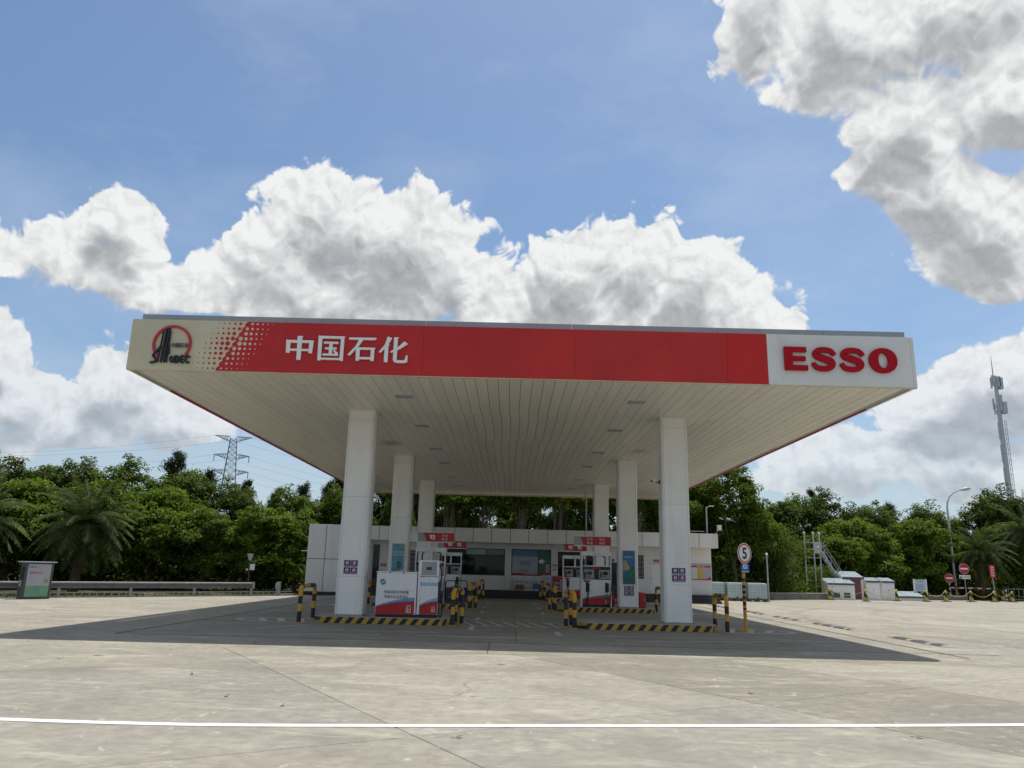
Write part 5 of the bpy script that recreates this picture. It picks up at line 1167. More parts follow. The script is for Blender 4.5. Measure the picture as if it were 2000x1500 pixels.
# white service huts with sloping roofs
def hut(loc, w, d, h0, h1, label, kind, rz=R(-6)):
    t = thing("service_hut", loc, rotz=rz, label=label, cat="hut")
    body = MB().add([(-w/2, 0, 0), (w/2, 0, 0), (w/2, d, 0), (-w/2, d, 0), (-w/2, 0, h0), (w/2, 0, h0), (w/2, d, h1), (-w/2, d, h1)], [(0, 3, 2, 1), (4, 5, 6, 7), (0, 1, 5, 4), (1, 2, 6, 5), (2, 3, 7, 6), (3, 0, 4, 7)])
    b = obj("wall", body, "hut_white", t, bevel=0.01)
    sl = (h1-h0)/d
    r = MB().add([(-w/2+0.02, -0.06, h0+0.004-0.06*sl), (w/2+0.05, -0.06, h0+0.004-0.06*sl), (w/2+0.05, d+0.03, h1+0.004+0.03*sl), (-w/2+0.02, d+0.03, h1+0.004+0.03*sl)]+[(-w/2+0.02, -0.06, h0+0.06-0.06*sl), (w/2+0.05, -0.06, h0+0.06-0.06*sl), (w/2+0.05, d+0.03, h1+0.06+0.03*sl), (-w/2+0.02, d+0.03, h1+0.06+0.03*sl)], [(0, 3, 2, 1), (4, 5, 6, 7), (0, 1, 5, 4), (1, 2, 6, 5), (2, 3, 7, 6), (3, 0, 4, 7)])
    rf = obj("roof", r, "hut_roof", t); obj("roof_edge", MB().box(-w/2+0.0, w/2+0.06, -0.085, -0.0605, h0-0.06-0.06*sl, h0+0.075-0.06*sl), "dark_grey", rf)
    if kind == 'vents':
        for x in (-0.30*w, 0.08*w):
            v = obj("vent", MB().box(x, x+0.24*w, -0.02, -0.0005, 0.16, 0.52), "vent_green", t)
            for q in range(5): obj("slat", MB().box(x+0.01, x+0.23*w, -0.028, -0.0205, 0.19+0.065*q, 0.21+0.065*q), "dark_grey", v)
    if kind == 'door':
        dr = obj("door", MB().box(-w*0.40, w*0.38, -0.02, -0.0005, 0.05, h0-0.12), "dark_grey", t)
        for (a, c) in ((-0.40, -0.33), (-0.045, 0.025), (0.31, 0.38)): obj("door_bar", MB().box(w*a, w*c, -0.032, -0.0205, 0.05, h0-0.12), "red_enamel", dr)
        obj("door_bar", MB().box(-w*0.40, w*0.38, -0.034, -0.0322, h0*0.48, h0*0.55), "red_enamel", dr); obj("lintel", MB().box(-w*0.44, w*0.42, -0.04, -0.0005, h0-0.115, h0-0.07), "red_enamel", t)
    if kind == 'knob':
        obj("door", MB().box(-w*0.42, w*0.42, -0.02, -0.0005, 0.06, h0-0.14), "hut_white", t, bevel=0.01); obj("knob", MB().disc(0.02, h0*0.55, 0.035, -0.035, -0.0205, 10), "black_plastic", t)
    return t
hut((24.98, 59.6, 0), 1.95, 1.7, 1.15, 1.50, "low white hut with two green vents, leftmost of the huts", 'vents')
hut((26.45, 60.9, 0), 1.55, 1.9, 1.62, 2.05, "tallest white hut with red barred door", 'door')
hut((27.75, 60.4, 0), 1.0, 1.3, 1.38, 1.62, "slim white hut right of the red barred door", 'knob'); hut((29.0, 60.6, 0), 0.95, 1.3, 1.38, 1.62, "slim white hut at the right end of the huts", 'knob')
hut((30.9, 61.6, 0), 2.3, 1.2, 0.28, 0.62, "very low hatch with glassy sloping lid between the huts and the notice board", 'none')
# vent pipes with stair
vt = thing("vent_tower", (24.25, 62.4, 0), rotz=R(-4), label="tall grey vent pipes with a ladder and stair behind the huts", cat="vent pipes")
for x in (-0.75, -0.05, 0.42): 
    pz = 4.85; obj("pipe", MB().tube([(x, 0, 0), (x, 0, pz)], 0.055, 8), "light_grey", vt, smooth=50); obj("vent_cap", MB().tube([(x, 0, pz), (x, 0, pz+0.06), (x, 0, pz+0.22), (x, 0, pz+0.26)], [0.06, 0.11, 0.11, 0.04], 10), "light_grey", vt)
for z in (0.35, 0.9, 1.35, 2.3, 3.1, 3.75, 4.3): obj("rung", MB().bar((-0.75, 0, z), (0.42, 0, z), 0.05), "galvanised", vt)
sg = obj("sign_panel", MB().box(-0.02, 0.55, -0.08, -0.06, 3.45, 4.30), "light_grey", vt); obj("white_disc", MB().disc(0.265, 3.95, 0.17, -0.085, -0.0805, 20), "ink_white", sg); obj("red_ring", MB().ring(0.265, 3.95, 0.13, 0.17, -0.09, -0.0855, 0, 360, 20), "sign_red", sg)
for y in (-0.3, 0.3): obj("stair_stringer", MB().bar((0.5, y, 3.6), (2.35, y, 0.05), 0.05, 0.16), "galvanised", vt); obj("handrail", MB().bar((0.5, y, 4.4), (2.6, y, 0.9), 0.04), "galvanised", vt)
for k in range(10): f = (k+0.5)/10; obj("tread", MB().box(0.5+1.85*f-0.1, 0.5+1.85*f+0.1, -0.27, 0.27, 3.6-3.55*f-0.02, 3.6-3.55*f+0.02), "galvanised", vt)
for k in range(4): f = (k+0.3)/4; obj("baluster", MB().bar((0.5+1.85*f, -0.3, 3.6-3.55*f), (0.5+2.0*f, -0.3, 4.4-3.5*f), 0.035), "galvanised", vt)
# pale blue notice board on legs
t = thing("yard_board", (32.5, 62.6, 0), rotz=R(-8), label="pale blue notice board on two posts among the cones", cat="notice board")
for x in (-0.46, 0.46): obj("post", MB().box(x-0.04, x+0.04, -0.04, 0.04, 0, 1.66), "white_enamel", t)
pn = obj("panel", MB().box(-0.419, 0.419, -0.02, 0.02, 0.70, 1.62), "poster_pale", t); put_text("title", "安全须知", 0.14, "poster_blue", pn, 0, -0.023, 1.48, 0.004)
for q in range(6): obj("text_line", MB().box(-0.34, 0.34-0.05*(q % 3), -0.024, -0.0205, 0.80+0.09*q, 0.825+0.09*q), "poster_blue", pn)
t = thing("blue_bag", (32.1, 61.9, 0), label="small blue bag on the ground under the notice board", cat="bag"); obj("sack", MB().tube([(0, 0, 0.0), (0, 0, 0.08), (0.02, 0, 0.2), (0.0, 0, 0.27)], [0.24, 0.28, 0.2, 0.05], 12), "sign_bright_blue", t, smooth=80); obj("neck", MB().tube([(0, 0, 0.26), (0.05, 0, 0.34)], 0.04, 8), "sign_bright_blue", t)
# no-entry signs, plate, red notice
def no_entry(loc, z, r, label, banded, plate=False):
    t = thing("no_entry_sign", loc, label=label, cat="road sign")
    obj("pole", MB().tube([(0, 0, q) for q in np.linspace(0, z, 10)], 0.045, 10, mif=(lambda i: i % 2) if banded else None), ["ink_white", "black_paint"] if banded else "galvanised", t, smooth=50)
    ds = obj("disc", MB().disc(0, z, r, -0.07, -0.05, 36), "sign_red", t); obj("white_bar", MB().box(-r*0.72, r*0.72, -0.076, -0.0705, z-r*0.15, z+r*0.15), "ink_white", ds); obj("rim", MB().ring(0, z, r*0.93, r, -0.0745, -0.0705, 0, 360, 36), "ink_grey", ds)
    if plate: p = obj("plate", MB().box(-0.48, 0.48, -0.065, -0.05, z-r-0.42, z-r-0.10), "ink_white", t); put_text("lettering", "禁止外来车辆", 0.145, "ink_black", p, 0, -0.068, z-r-0.26, 0.004)
no_entry((39.2, 68.0, 0), 2.62, 0.44, "larger no entry sign with a white plate beneath, by the street lamp", False, True)
no_entry((38.05, 68.4, 0), 1.80, 0.40, "smaller no entry sign on a black and white pole", True)
t = thing("red_notice", (40.7, 66.4, 0), rotz=R(8), label="narrow red notice on a leaning pole at the far right", cat="sign")
obj("pole", MB().tube([(0, 0, 0), (-0.08, 0, 2.1)], 0.045, 8), "galvanised", t, smooth=50); p = obj("panel", MB().box(-0.32, 0.18, -0.06, -0.045, 1.92, 2.95), "sign_red", t)
for q in range(4): put_text("lettering", "减速", 0.17, "ink_white", p, -0.07, -0.063, 2.1+0.22*q, 0.004)
# street lamp
t = thing("street_lamp", (39.6, 70.2, 0), label="tall grey street lamp with a curved arm, right side", cat="street lamp")
obj("post", MB().tube([(0, 0, 0), (0, 0, 4.5), (0, 0, 8.0), (0.05, -0.03, 8.5), (0.25, -0.1, 9.0), (0.65, -0.25, 9.4), (1.15, -0.4, 9.6)], [0.12, 0.10, 0.08, 0.07, 0.055, 0.05, 0.05], 10), "light_grey", t, smooth=50)
obj("lamp_head", MB().tube([(1.1, -0.4, 9.6), (1.35, -0.46, 9.66), (1.75, -0.56, 9.74), (1.98, -0.62, 9.75)], [0.06, 0.13, 0.15, 0.05], 10), "light_grey", t, smooth=60); obj("lens", MB().tube([(1.4, -0.47, 9.60), (1.8, -0.57, 9.66)], 0.09, 8), "ink_white", t); obj("base", MB().box(-0.2, 0.2, -0.2, 0.2, 0, 0.04), "galvanised", t); obj("hatch", MB().box(-0.05, 0.05, -0.13, -0.115, 0.5, 0.9), "galvanised", t)
# striped barrier and brown board
t = thing("boom_barrier", (38.6, 69.4, 0), rotz=R(4), label="red and white boom barrier beside the street lamp", cat="barrier")
for i in range(9): obj("boom_piece", MB().box(0.42*i, 0.42*i+0.41, -0.04, 0.04, 0.93, 1.05), "sign_red" if i % 2 else "ink_white", t)
obj("cabinet", MB().box(3.8, 4.2, -0.2, 0.2, 0, 1.1), "timber", t, bevel=0.02); obj("rest_post", MB().box(-0.06, 0.06, -0.05, 0.05, 0, 0.925), "light_grey", t)
for (x, y, lab) in ((43.6, 69.6, "black and white post right of the boom barrier"), (36.3, 69.9, "black and white post left of the no entry signs")):
    t = thing("banded_post", (x, y, 0), label=lab, cat="post"); zz2 = np.linspace(0, 1.15, 7); obj("post", MB().tube([(0, 0, z) for z in zz2], 0.09, 12, mif=lambda i: i % 2), ["ink_white", "black_paint"], t, smooth=50); obj("cap", MB().tube([(0, 0, 1.15), (0, 0, 1.2)], [0.09, 0.03], 12), "black_paint", t)
rl = thing("yard_railing", (44.0, 70.6, 0), rotz=R(10), label="low grey bar railing at the far right edge of the yard", cat="railing")
for z in (0.12, 1.0): obj("rail", MB().box(0, 6.2, -0.025, 0.025, z-0.025, z+0.025), "galvanised", rl)
for i in range(13): obj("bar", MB().box(0.02+0.51*i, 0.06+0.51*i, -0.02, 0.02, 0.146, 0.974), "galvanised", rl)
# cones with a yellow chain
def cone_tree(loc, label):
    t = thing("chain_cone", loc, label=label, cat="cone", group="striped cones joined by a yellow chain")
    zz = [0.04, 0.18, 0.30, 0.42, 0.54, 0.66, 0.74]; rr = [0.17, 0.15, 0.132, 0.115, 0.098, 0.08, 0.07]
    mb = MB(); n = 8
    for i in range(len(zz)-1):
        for j in range(16):
            a0, a1 = 2*math.pi*j/16, 2*math.pi*(j+1)/16
            mb.add([(rr[i]*math.cos(a0), rr[i]*math.sin(a0), zz[i]), (rr[i]*math.cos(a1), rr[i]*math.sin(a1), zz[i]), (rr[i+1]*math.cos(a1), rr[i+1]*math.sin(a1), zz[i+1]), (rr[i+1]*math.cos(a0), rr[i+1]*math.sin(a0), zz[i+1])], [(0, 1, 2, 3)], 1 if (j+i*3) % 16 < 8 else 0)
    obj("body", mb, ["cone_yellow", "black_paint"], t); obj("base", MB().box(-0.27, 0.27, -0.27, 0.27, 0, 0.05), "rubber", t, bevel=0.015)
    obj("head", MB().tube([(0, 0, 0.74), (0, 0, 0.80), (0, 0, 0.86)], [0.07, 0.085, 0.03], 12), "cone_yellow", t, smooth=50); obj("ring", MB().ring(0, 0.84, 0.05, 0.065, -0.012, 0.012, 0, 360, 12), "black_paint", t)
    return t
CP = [(23.6, 58.4), (25.6, 57.0), (29.2, 59.8), (31.7, 60.3), (33.9, 61.6), (36.6, 62.9), (39.3, 64.3), (41.2, 65.0), (42.6, 68.5), (46.0, 67.6)]
cl = ("cone in front of the low vented hut", "cone in front of the red barred door", "cone right of the huts, before the low hatch", "cone in front of the pale blue notice board", "cone just right of the pale blue notice board", "cone in front of the street lamp", "cone in front of the narrow red notice", "cone at the far right near the railing", "rearmost cone beside the railing", "cone past the right edge of the row")
c0 = None
for p, l in zip(CP, cl):
    if c0 is None: c0 = cone_tree((p[0], p[1], 0), "striped "+l)
    else: copy_tree(c0, loc=(p[0], p[1], 0), rotz=random.uniform(-0.6, 0.6), label="striped "+l)
cn = ("vented hut and the red barred door", "red barred door and the low hatch", "low hatch and the notice board", "notice board and the wall", "wall and the street lamp", "street lamp and the red notice", "red notice and the railing", "railing cones at the far right", "last two cones")
for k in range(len(CP)-1):
    a, b = Vector((*CP[k], 0.82)), Vector((*CP[k+1], 0.82)); pts = [a.lerp(b, i/12)-Vector((0, 0, 0.45*(1-(2*i/12-1)**2))) for i in range(13)]
    o = obj("plastic_chain", MB().tube([p-a for p in pts], 0.016, 6), "chain_yellow", None, loc=tuple(a), smooth=60); tag(o, "yellow plastic chain between the "+cn[k], "chain", "yellow chains between the cones")
# telecom mast far behind
t = thing("telecom_mast", (97.1, 150, 0), label="pale telecom mast with antennas rising over the trees at right", cat="mast")
obj("shaft", MB().tube([(0, 0, 0), (0, 0, 15), (0, 0, 30), (0, 0, 42)], [0.62, 0.54, 0.44, 0.34], 16), "mast_paint", t, smooth=50)
for z in (18, 22, 26, 30, 34): obj("flange", MB().tube([(0, 0, z), (0, 0, z+0.25)], 0.62-0.007*(z-10), 16), "mast_paint", t)
obj("spike", MB().tube([(-0.3, 0, 42), (-0.3, 0, 46)], [0.10, 0.04], 6), "lattice_steel", t)
for (x, z, w, h) in ((0.75, 39.2, 0.75, 2.4), (0.35, 39.6, 0.6, 2.2), (0.85, 34.2, 1.0, 2.4), (0.3, 34.6, 0.5, 3.4)): obj("antenna_box", MB().box(x-w/2, x+w/2, -0.7, 0.2, z, z+h), "mast_paint", t, bevel=0.06)
for (x, z) in ((-1.1, 39.3), (-0.8, 39.8), (-1.0, 34.0), (-1.15, 35.0)): obj("antenna_panel", MB().box(x-0.12, x+0.12, -0.5, -0.2, z, z+2.2), "mast_paint", t); obj("bracket", MB().bar((x, -0.3, z+0.6), (0, 0, z+0.6), 0.12), "lattice_steel", t)
obj("ladder", MB().box(0.60, 0.65, -0.3, -0.22, 3, 33).box(0.95, 1.0, -0.3, -0.22, 3, 33), "lattice_steel", t)
for z in range(4, 33): obj("rung", MB().box(0.651, 0.949, -0.28, -0.24, z, z+0.06), "lattice_steel", t)
for z in (20, 24.5, 29): obj("cable_tray", MB().box(-0.74, -0.62, -0.3, -0.1, z, z+3.4), "mast_paint", t)
# transmission tower far left
py = thing("power_pylon", (-95.5, 260, 0), rotz=R(18), label="steel lattice power pylon above the trees at left", cat="pylon")
legs = MB()
def wid(z): return 5.2-(z/27)*3.1 if z < 27 else 2.1-(z-27)/17*1.15
zl = [0, 6, 12, 17, 21, 24.5, 27, 29.5, 32, 34.2, 36.3, 38.2, 40, 41.6, 43]
th = 0.13
for i in range(len(zl)-1):
    z0, z1 = zl[i], zl[i+1]; a, b = wid(z0), wid(z1)
    c0_ = [(-a, -a), (a, -a), (a, a), (-a, a)]; c1_ = [(-b, -b), (b, -b), (b, b), (-b, b)]
    for k in range(4):
        p, q = c0_[k], c1_[k]; p2, q2 = c0_[(k+1) % 4], c1_[(k+1) % 4]
        legs.bar((*p, z0), (*q, z1), th*1.3); legs.bar((*p, z0), (*q2, z1), th*0.75); legs.bar((*p2, z0), (*q, z1), th*0.75)
        if i: legs.bar((*p, z0), (*p2, z0), th*0.7)
obj("tower", legs, "lattice_steel", py)
for (z, w) in ((43.2, 6.1), (37.2, 5.6), (31.8, 5.8)):
    for s in (-1, 1):
        am = MB(); b = wid(z-1.2); tip = Vector((s*w, 0, z+(0.5 if z > 42 else 0.0)))
        for y in (-b, b):
            am.bar((s*b, y, z-1.3), tip, th); am.bar((s*b, y, z+0.4), tip, th)
            for k in range(1, 5):
                p = Vector((s*b, y, z-1.3)).lerp(tip, k/5); q = Vector((s*b, y, z+0.4)).lerp(tip, (k-0.5)/5); r = Vector((s*b, y, z+0.4)).lerp(tip, (k+0.5)/5 if k < 4 else 1); am.bar(p, q, th*0.7); am.bar(p, r, th*0.7)
        for k in range(1, 5): am.bar(Vector((s*b, -b, z-1.3)).lerp(tip, k/5), Vector((s*b, b, z-1.3)).lerp(tip, k/5), th*0.6)
        obj("cross_arm", am, "lattice_steel", py)
        if z < 42: obj("insulator", MB().tube([tip, tip-Vector((0, 0, 2.2))], 0.14, 6), "lattice_steel", py)
ct, st_ = math.cos(R(18)), math.sin(R(18))
wl = ("lower left", "lower right", "upper left", "upper right", "top left", "top right"); i = 0
for (z, w) in ((31.6, 5.8), (37.0, 5.6), (43.6, 6.1)):
    for s in (-1, 1):
        a = Vector((-95.5+s*w*ct, 260+s*w*st_, z)); 
        pts = []
        for dirx, L in ((-1, 260),):
            far = a+Vector((-240, 40, 6)); 
            pts = [far.lerp(a, k/16)-Vector((0, 0, 9*(1-(2*k/16-1)**2))) for k in range(17)]
        far2 = a+Vector((210, -30, -26)); pts += [a.lerp(far2, k/14)-Vector((0, 0, 8*(1-(2*k/14-1)**2))) for k in range(1, 15)]
        o = obj("power_line", MB().tube([p-a for p in pts], 0.028, 4), "lattice_steel", None, loc=tuple(a)); tag(o, "thin power line hung on the pylon's %s arm tip" % wl[i], "cable", "power lines on the pylon"); i += 1

# ================================================================ vegetation
rng = np.random.default_rng(11)
def leaf_mesh(name, C, Nrm, L, Wd, mat, droop=0.0, axis=None):
    """one folded leaf (two triangles) at each centre C; Nrm = facing, L/Wd arrays of length and width"""
    n = len(C)
    if axis is None:
        t = rng.normal(size=(n, 3))
    else: t = axis+rng.normal(size=(n, 3))*0.25
    t -= Nrm*(t*Nrm).sum(1, keepdims=True); t /= np.linalg.norm(t, axis=1, keepdims=True)+1e-9
    b = np.cross(Nrm, t)
    L = L[:, None]; Wd = Wd[:, None]
    base = C-t*L*0.5; tip = C+t*L*0.5; tip[:, 2] -= droop*L[:, 0]
    l = C+b*Wd*0.5+Nrm*Wd*0.15; r = C-b*Wd*0.5+Nrm*Wd*0.15
    V = np.stack([base, r, tip, l], 1).reshape(-1, 3).astype(np.float32)
    me = bpy.data.meshes.new(name); me.vertices.add(4*n); me.vertices.foreach_set('co', V.ravel())
    me.loops.add(4*n); me.loops.foreach_set('vertex_index', np.arange(4*n, dtype=np.int32))
    me.polygons.add(n); me.polygons.foreach_set('loop_start', np.arange(0, 4*n, 4, dtype=np.int32)); me.polygons.foreach_set('loop_total', np.full(n, 4, np.int32))
    me.update(calc_edges=True); me.materials.append(M[mat])
    return me
def unit(n):
    v = rng.normal(size=(n, 3)); return v/np.linalg.norm(v, axis=1, keepdims=True)
def crown_pts(w, h, z0, nclump, per, lobes=9, rag=0.22, flat=0.75, csize=(0.32, 0.62), hollow=0.45):
    """leaf centres and facings: clumps scattered over the shell of several overlapping lobes"""
    lob = []
    for k in range(lobes):
        a = 2*math.pi*(k/lobes)+rng.uniform(-0.4, 0.4); f = rng.uniform(0.15, 0.62)
        zz = rng.uniform(0.18, 0.86)
        lob.append((math.cos(a)*w/2*f, math.sin(a)*w/2*f, z0+h*zz, w/2*rng.uniform(0.34, 0.52)*(1.15-0.55*abs(zz-0.45)), h*rng.uniform(0.16, 0.27)))
    lob.append((0, 0, z0+h*0.72, w*0.22, h*0.27)); lob.append((0, 0, z0+h*0.35, w*0.30, h*0.32))
    lob = np.array(lob); ar = lob[:, 3]**2*1.0; pr = ar/ar.sum()
    idx = rng.choice(len(lob), nclump*3, p=pr); u = unit(nclump*3); u[:, 2] = np.where(u[:, 2] < -0.35, -u[:, 2]*0.4, u[:, 2])
    rr = hollow+(1-hollow)*rng.uniform(0, 1, nclump*3)**0.5
    cc = lob[idx, :3]+u*np.stack([lob[idx, 3], lob[idx, 3], lob[idx, 4]], 1)*(rr*(1+rng.normal(size=nclump*3)*rag*0.6))[:, None]
    # keep clumps not buried deep inside other lobes
    dmin = np.full(len(cc), 9.0)
    for q in lob: dmin = np.minimum(dmin, np.sqrt((((cc-q[:3])/np.array([q[3], q[3], q[4]]))**2).sum(1)))
    keep = np.where(dmin > 0.62)[0][:nclump]
    cc = cc[keep]; out = u[keep]
    cs = rng.uniform(*csize, len(cc))
    P = []; Nn = []
    v = unit(len(cc)*per).reshape(len(cc), per, 3); rad = rng.uniform(0.25, 1.0, (len(cc), per, 1))**0.6
    off = v*rad*cs[:, None, None]*np.array([1, 1, flat])
    P = (cc[:, None, :]+off).reshape(-1, 3)
    Nn = (v*0.55+out[:, None, :]*0.45+np.array([0, 0, 0.55])+rng.normal(size=v.shape)*0.38).reshape(-1, 3)
    Nn /= np.linalg.norm(Nn, axis=1, keepdims=True)
    k = P[:, 2] > 0.05
    return P[k], Nn[k], cc
def limbs(cc, h, z0, r0, nst=1, spread=0.35, n=14):
    """tapered trunk(s) with limbs reaching for some clumps"""
    mb = MB()
    for s in range(nst):
        a = 2*math.pi*s/max(nst, 1)+rng.uniform(-0.5, 0.5); lean = spread*(0 if nst == 1 else rng.uniform(0.5, 1.2))
        top = Vector((math.cos(a)*lean*h*0.4, math.sin(a)*lean*h*0.4, z0+h*0.45)); b = Vector((math.cos(a)*0.15*(nst > 1), math.sin(a)*0.15*(nst > 1), -0.1))
        mid = b.lerp(top, 0.5)+Vector((rng.uniform(-0.15, 0.15), rng.uniform(-0.15, 0.15), 0))
        pts = spline([tuple(b), tuple(mid), tuple(top)], 4); mb.tube([tuple(p) for p in pts], list(np.linspace(r0, r0*0.5, len(pts))), 8)
        for k in rng.choice(len(cc), min(n, len(cc)), replace=False):
            e = Vector(cc[k]); st = pts[int(rng.uniform(0.35, 1.0)*(len(pts)-1))]
            m = st.lerp(e, 0.5)+Vector((0, 0, 0.2)); mb.tube([tuple(st), tuple(m), tuple(e)], [r0*0.32, r0*0.2, r0*0.06], 5)
    return mb
PROT = {}
def proto(key, w, h, z0, ncl, per, leaf, mat, bark="bark", r0=0.16, nst=1, **kw):
    P, Nn, cc = crown_pts(w, h-z0, z0, ncl, per, **kw)
    L = rng.uniform(0.75, 1.25, len(P))*leaf
    me = leaf_mesh("crown", P, Nn, L, L*0.52, mat, droop=0.15)
    tr = limbs(cc, h-z0, z0, r0, nst, n=14 if nst < 4 else 3).mesh("trunk"); tr.materials.append(M[bark]); tr.polygons.foreach_set('use_smooth', [True]*len(tr.polygons))
    PROT[key] = (me, tr, h)
proto("ficus_a", 5.6, 5.6, 0.25, 430, 60, 0.20, "leaf_ficus", lobes=12, csize=(0.30, 0.55), flat=0.6)
proto("ficus_b", 5.2, 5.0, 0.2, 390, 60, 0.19, "leaf_ficus", lobes=11, csize=(0.30, 0.52), flat=0.6)
proto("broad_a", 6.4, 9.0, 1.0, 430, 50, 0.25, "leaf_dark", lobes=13, csize=(0.38, 0.7), r0=0.22)
proto("broad_b", 6.0, 8.4, 0.8, 390, 50, 0.24, "leaf_dark", lobes=12, csize=(0.35, 0.65), r0=0.2)
proto("green_a", 7.4, 9.2, 1.6, 420, 50, 0.25, "leaf_ficus", lobes=13, csize=(0.35, 0.65), r0=0.24, nst=2)
proto("stemmy", 4.6, 9.2, 5.7, 200, 44, 0.24, "leaf_ficus", bark="pale_bark", lobes=9, csize=(0.35, 0.6), r0=0.055, nst=7)
# extra bare stems for the multi-stemmed trees
def feathery(key, h, w, n):
    C = []; A = []
    nb = 46
    tr = MB(); tr.tube([(0, 0, -0.1), (0.05, 0, h*0.5), (0.12, 0.05, h*0.98)], [0.13, 0.09, 0.02], 7)
    for k in range(nb):
        z = h*(0.16+0.80*(k/nb)); a = rng.uniform(0, 6.283); ln = w*0.5*(1.05-0.75*(k/nb))*rng.uniform(0.6, 1.15)
        b = Vector((0.06, 0, z)); e = b+Vector((math.cos(a)*ln, math.sin(a)*ln, ln*rng.uniform(0.25, 0.8)))
        tr.tube([tuple(b), tuple(b.lerp(e, 0.5)+Vector((0, 0, 0.06))), tuple(e)], [0.025, 0.016, 0.006], 4)
        m = n//nb; t = rng.uniform(0.25, 1.1, m); p = np.array(b)[None]*(1-t[:, None])+np.array(e)[None]*t[:, None]
        p = p+rng.normal(size=(m, 3))*np.array([0.16, 0.16, 0.14])*1.1; C.append(p)
        ax = np.array([math.cos(a)*0.6, math.sin(a)*0.6, 0.75])[None]+rng.normal(size=(m, 3))*0.45; A.append(ax)
    C = np.concatenate(C); A = np.concatenate(A); A /= np.linalg.norm(A, axis=1, keepdims=True)
    Nn = np.cross(A, unit(len(C))); Nn /= np.linalg.norm(Nn, axis=1, keepdims=True)+1e-9
    L = rng.uniform(0.22, 0.48, len(C)); me = leaf_mesh("crown", C, Nn, L, np.full(len(C), 0.05), "leaf_needle", droop=0.12, axis=A)
    tm = tr.mesh("trunk"); tm.materials.append(M["bark"]); PROT[key] = (me, tm, h)
feathery("needle_a", 9.6, 3.6, 9000); feathery("needle_b", 9.0, 3.0, 7500)
def bamboo(key, h, w):
    C = []; A = []; tr = MB()
    for k in range(34):
        a = rng.uniform(0, 6.283); ln = rng.uniform(0.3, 1.0)*w*0.5; hh = h*rng.uniform(0.55, 1.0); b0 = Vector((math.cos(a)*0.5*rng.uniform(0, 1), math.sin(a)*0.5*rng.uniform(0, 1), -0.05))
        pts = spline([tuple(b0), tuple(b0+Vector((math.cos(a)*ln*0.25, math.sin(a)*ln*0.25, hh*0.6))), tuple(b0+Vector((math.cos(a)*ln*0.7, math.sin(a)*ln*0.7, hh*0.95))), tuple(b0+Vector((math.cos(a)*ln*1.15, math.sin(a)*ln*1.15, hh*0.88)))], 5)
        tr.tube([tuple(p) for p in pts], list(np.linspace(0.03, 0.006, len(pts))), 5)
        for p in pts[2:]:
            m = 26; C.append(np.array(p)[None]+rng.normal(size=(m, 3))*np.array([0.3, 0.3, 0.22])); A.append(np.array([math.cos(a), math.sin(a), -0.45])[None]+rng.normal(size=(m, 3))*0.5)
    C = np.concatenate(C); A = np.concatenate(A); k = C[:, 2] > 0.05; C = C[k]; A = A[k]; A /= np.linalg.norm(A, axis=1, keepdims=True)
    Nn = np.cross(A, unit(len(C)))+np.array([0, 0, 0.6]); Nn /= np.linalg.norm(Nn, axis=1, keepdims=True)
    L = rng.uniform(0.22, 0.36, len(C)); me = leaf_mesh("crown", C, Nn, L, L*0.2, "leaf_bamboo", droop=0.25, axis=A)
    tm = tr.mesh("trunk"); tm.materials.append(M["pale_bark"]); PROT[key] = (me, tm, h)
bamboo("bamboo", 4.6, 4.2)
def plant(name, key, x, y, h, label, cat="tree", group=None, rot=None, sxy=1.0):
    me, tr, h0 = PROT[key]; s = h/h0
    t = thing(name, (x, y, -0.03), label=label, cat=cat, group=group); t.rotation_euler = (0, 0, rng.uniform(0, 6.28) if rot is None else rot); t.scale = (s*sxy, s*sxy, s)
    for nm, m_ in (("trunk", tr), ("crown", me)):
        o = bpy.data.objects.new(nm, m_); COL.objects.link(o); o.parent = t
    return t
# left: leafy front row
FR = [(-34.5, 36.5, 5.6), (-31.0, 40.5, 5.9), (-27.6, 43.2, 5.7), (-24.2, 45.8, 6.3), (-21.2, 46.6, 5.7), (-18.4, 47.2, 5.0), (-15.8, 48.0, 4.7), (-13.2, 48.6, 5.0)]
fl_ = ("leafy tree at the left edge behind the cut-off palm", "leafy tree behind the left palm's fronds", "leafy tree just right of the left palm", "bright leafy tree right of the palm, tallest of the front row", "bright leafy tree under the three conifer tips at left", "bright leafy tree in front of the power pylon", "bright leafy tree right of the garden lamp", "yellowish leafy tree against the shop's left wing")
for i, (p, l) in enumerate(zip(FR, fl_)): plant("leafy_tree", "ficus_a" if i % 2 else "ficus_b", p[0], p[1], p[2], l, group="leafy front row at left", sxy=1.0)
BR = [(-46, 48, 8.8), (-41.5, 51, 8.8), (-37, 52.5, 8.6), (-32.6, 54.5, 8.0), (-28.6, 55.5, 8.3), (-24.2, 56.5, 8.0), (-19.8, 57.5, 7.0), (-15.6, 58, 6.6), (-11.6, 58.5, 6.8)]
bl_ = ("dark broad tree beyond the left edge", "dark broad tree at the far left of the rear row", "dark broad tree behind the cut-off palm", "dark broad tree straight behind the left palm", "dark broad tree behind the bright tall front tree", "dark broad tree below the left conifer tips", "dark broad tree below the power pylon", "dark broad tree below the conifers by the canopy", "dark broad tree behind the shop's left wing")
for i, (p, l) in enumerate(zip(BR, bl_)): plant("broad_tree", "broad_a" if i % 2 else "broad_b", p[0], p[1], p[2], l, group="dark rear row at left", sxy=1.12)
NE = [(-25.2, 57.5, 9.9), (-23.0, 58.5, 8.6), (-20.6, 60, 8.0), (-16.6, 62, 8.1), (-14.9, 63, 8.4), (-13.2, 61, 9.6), (-11.4, 60.5, 9.0), (-9.6, 60, 8.6), (-18.5, 61, 7.6)]
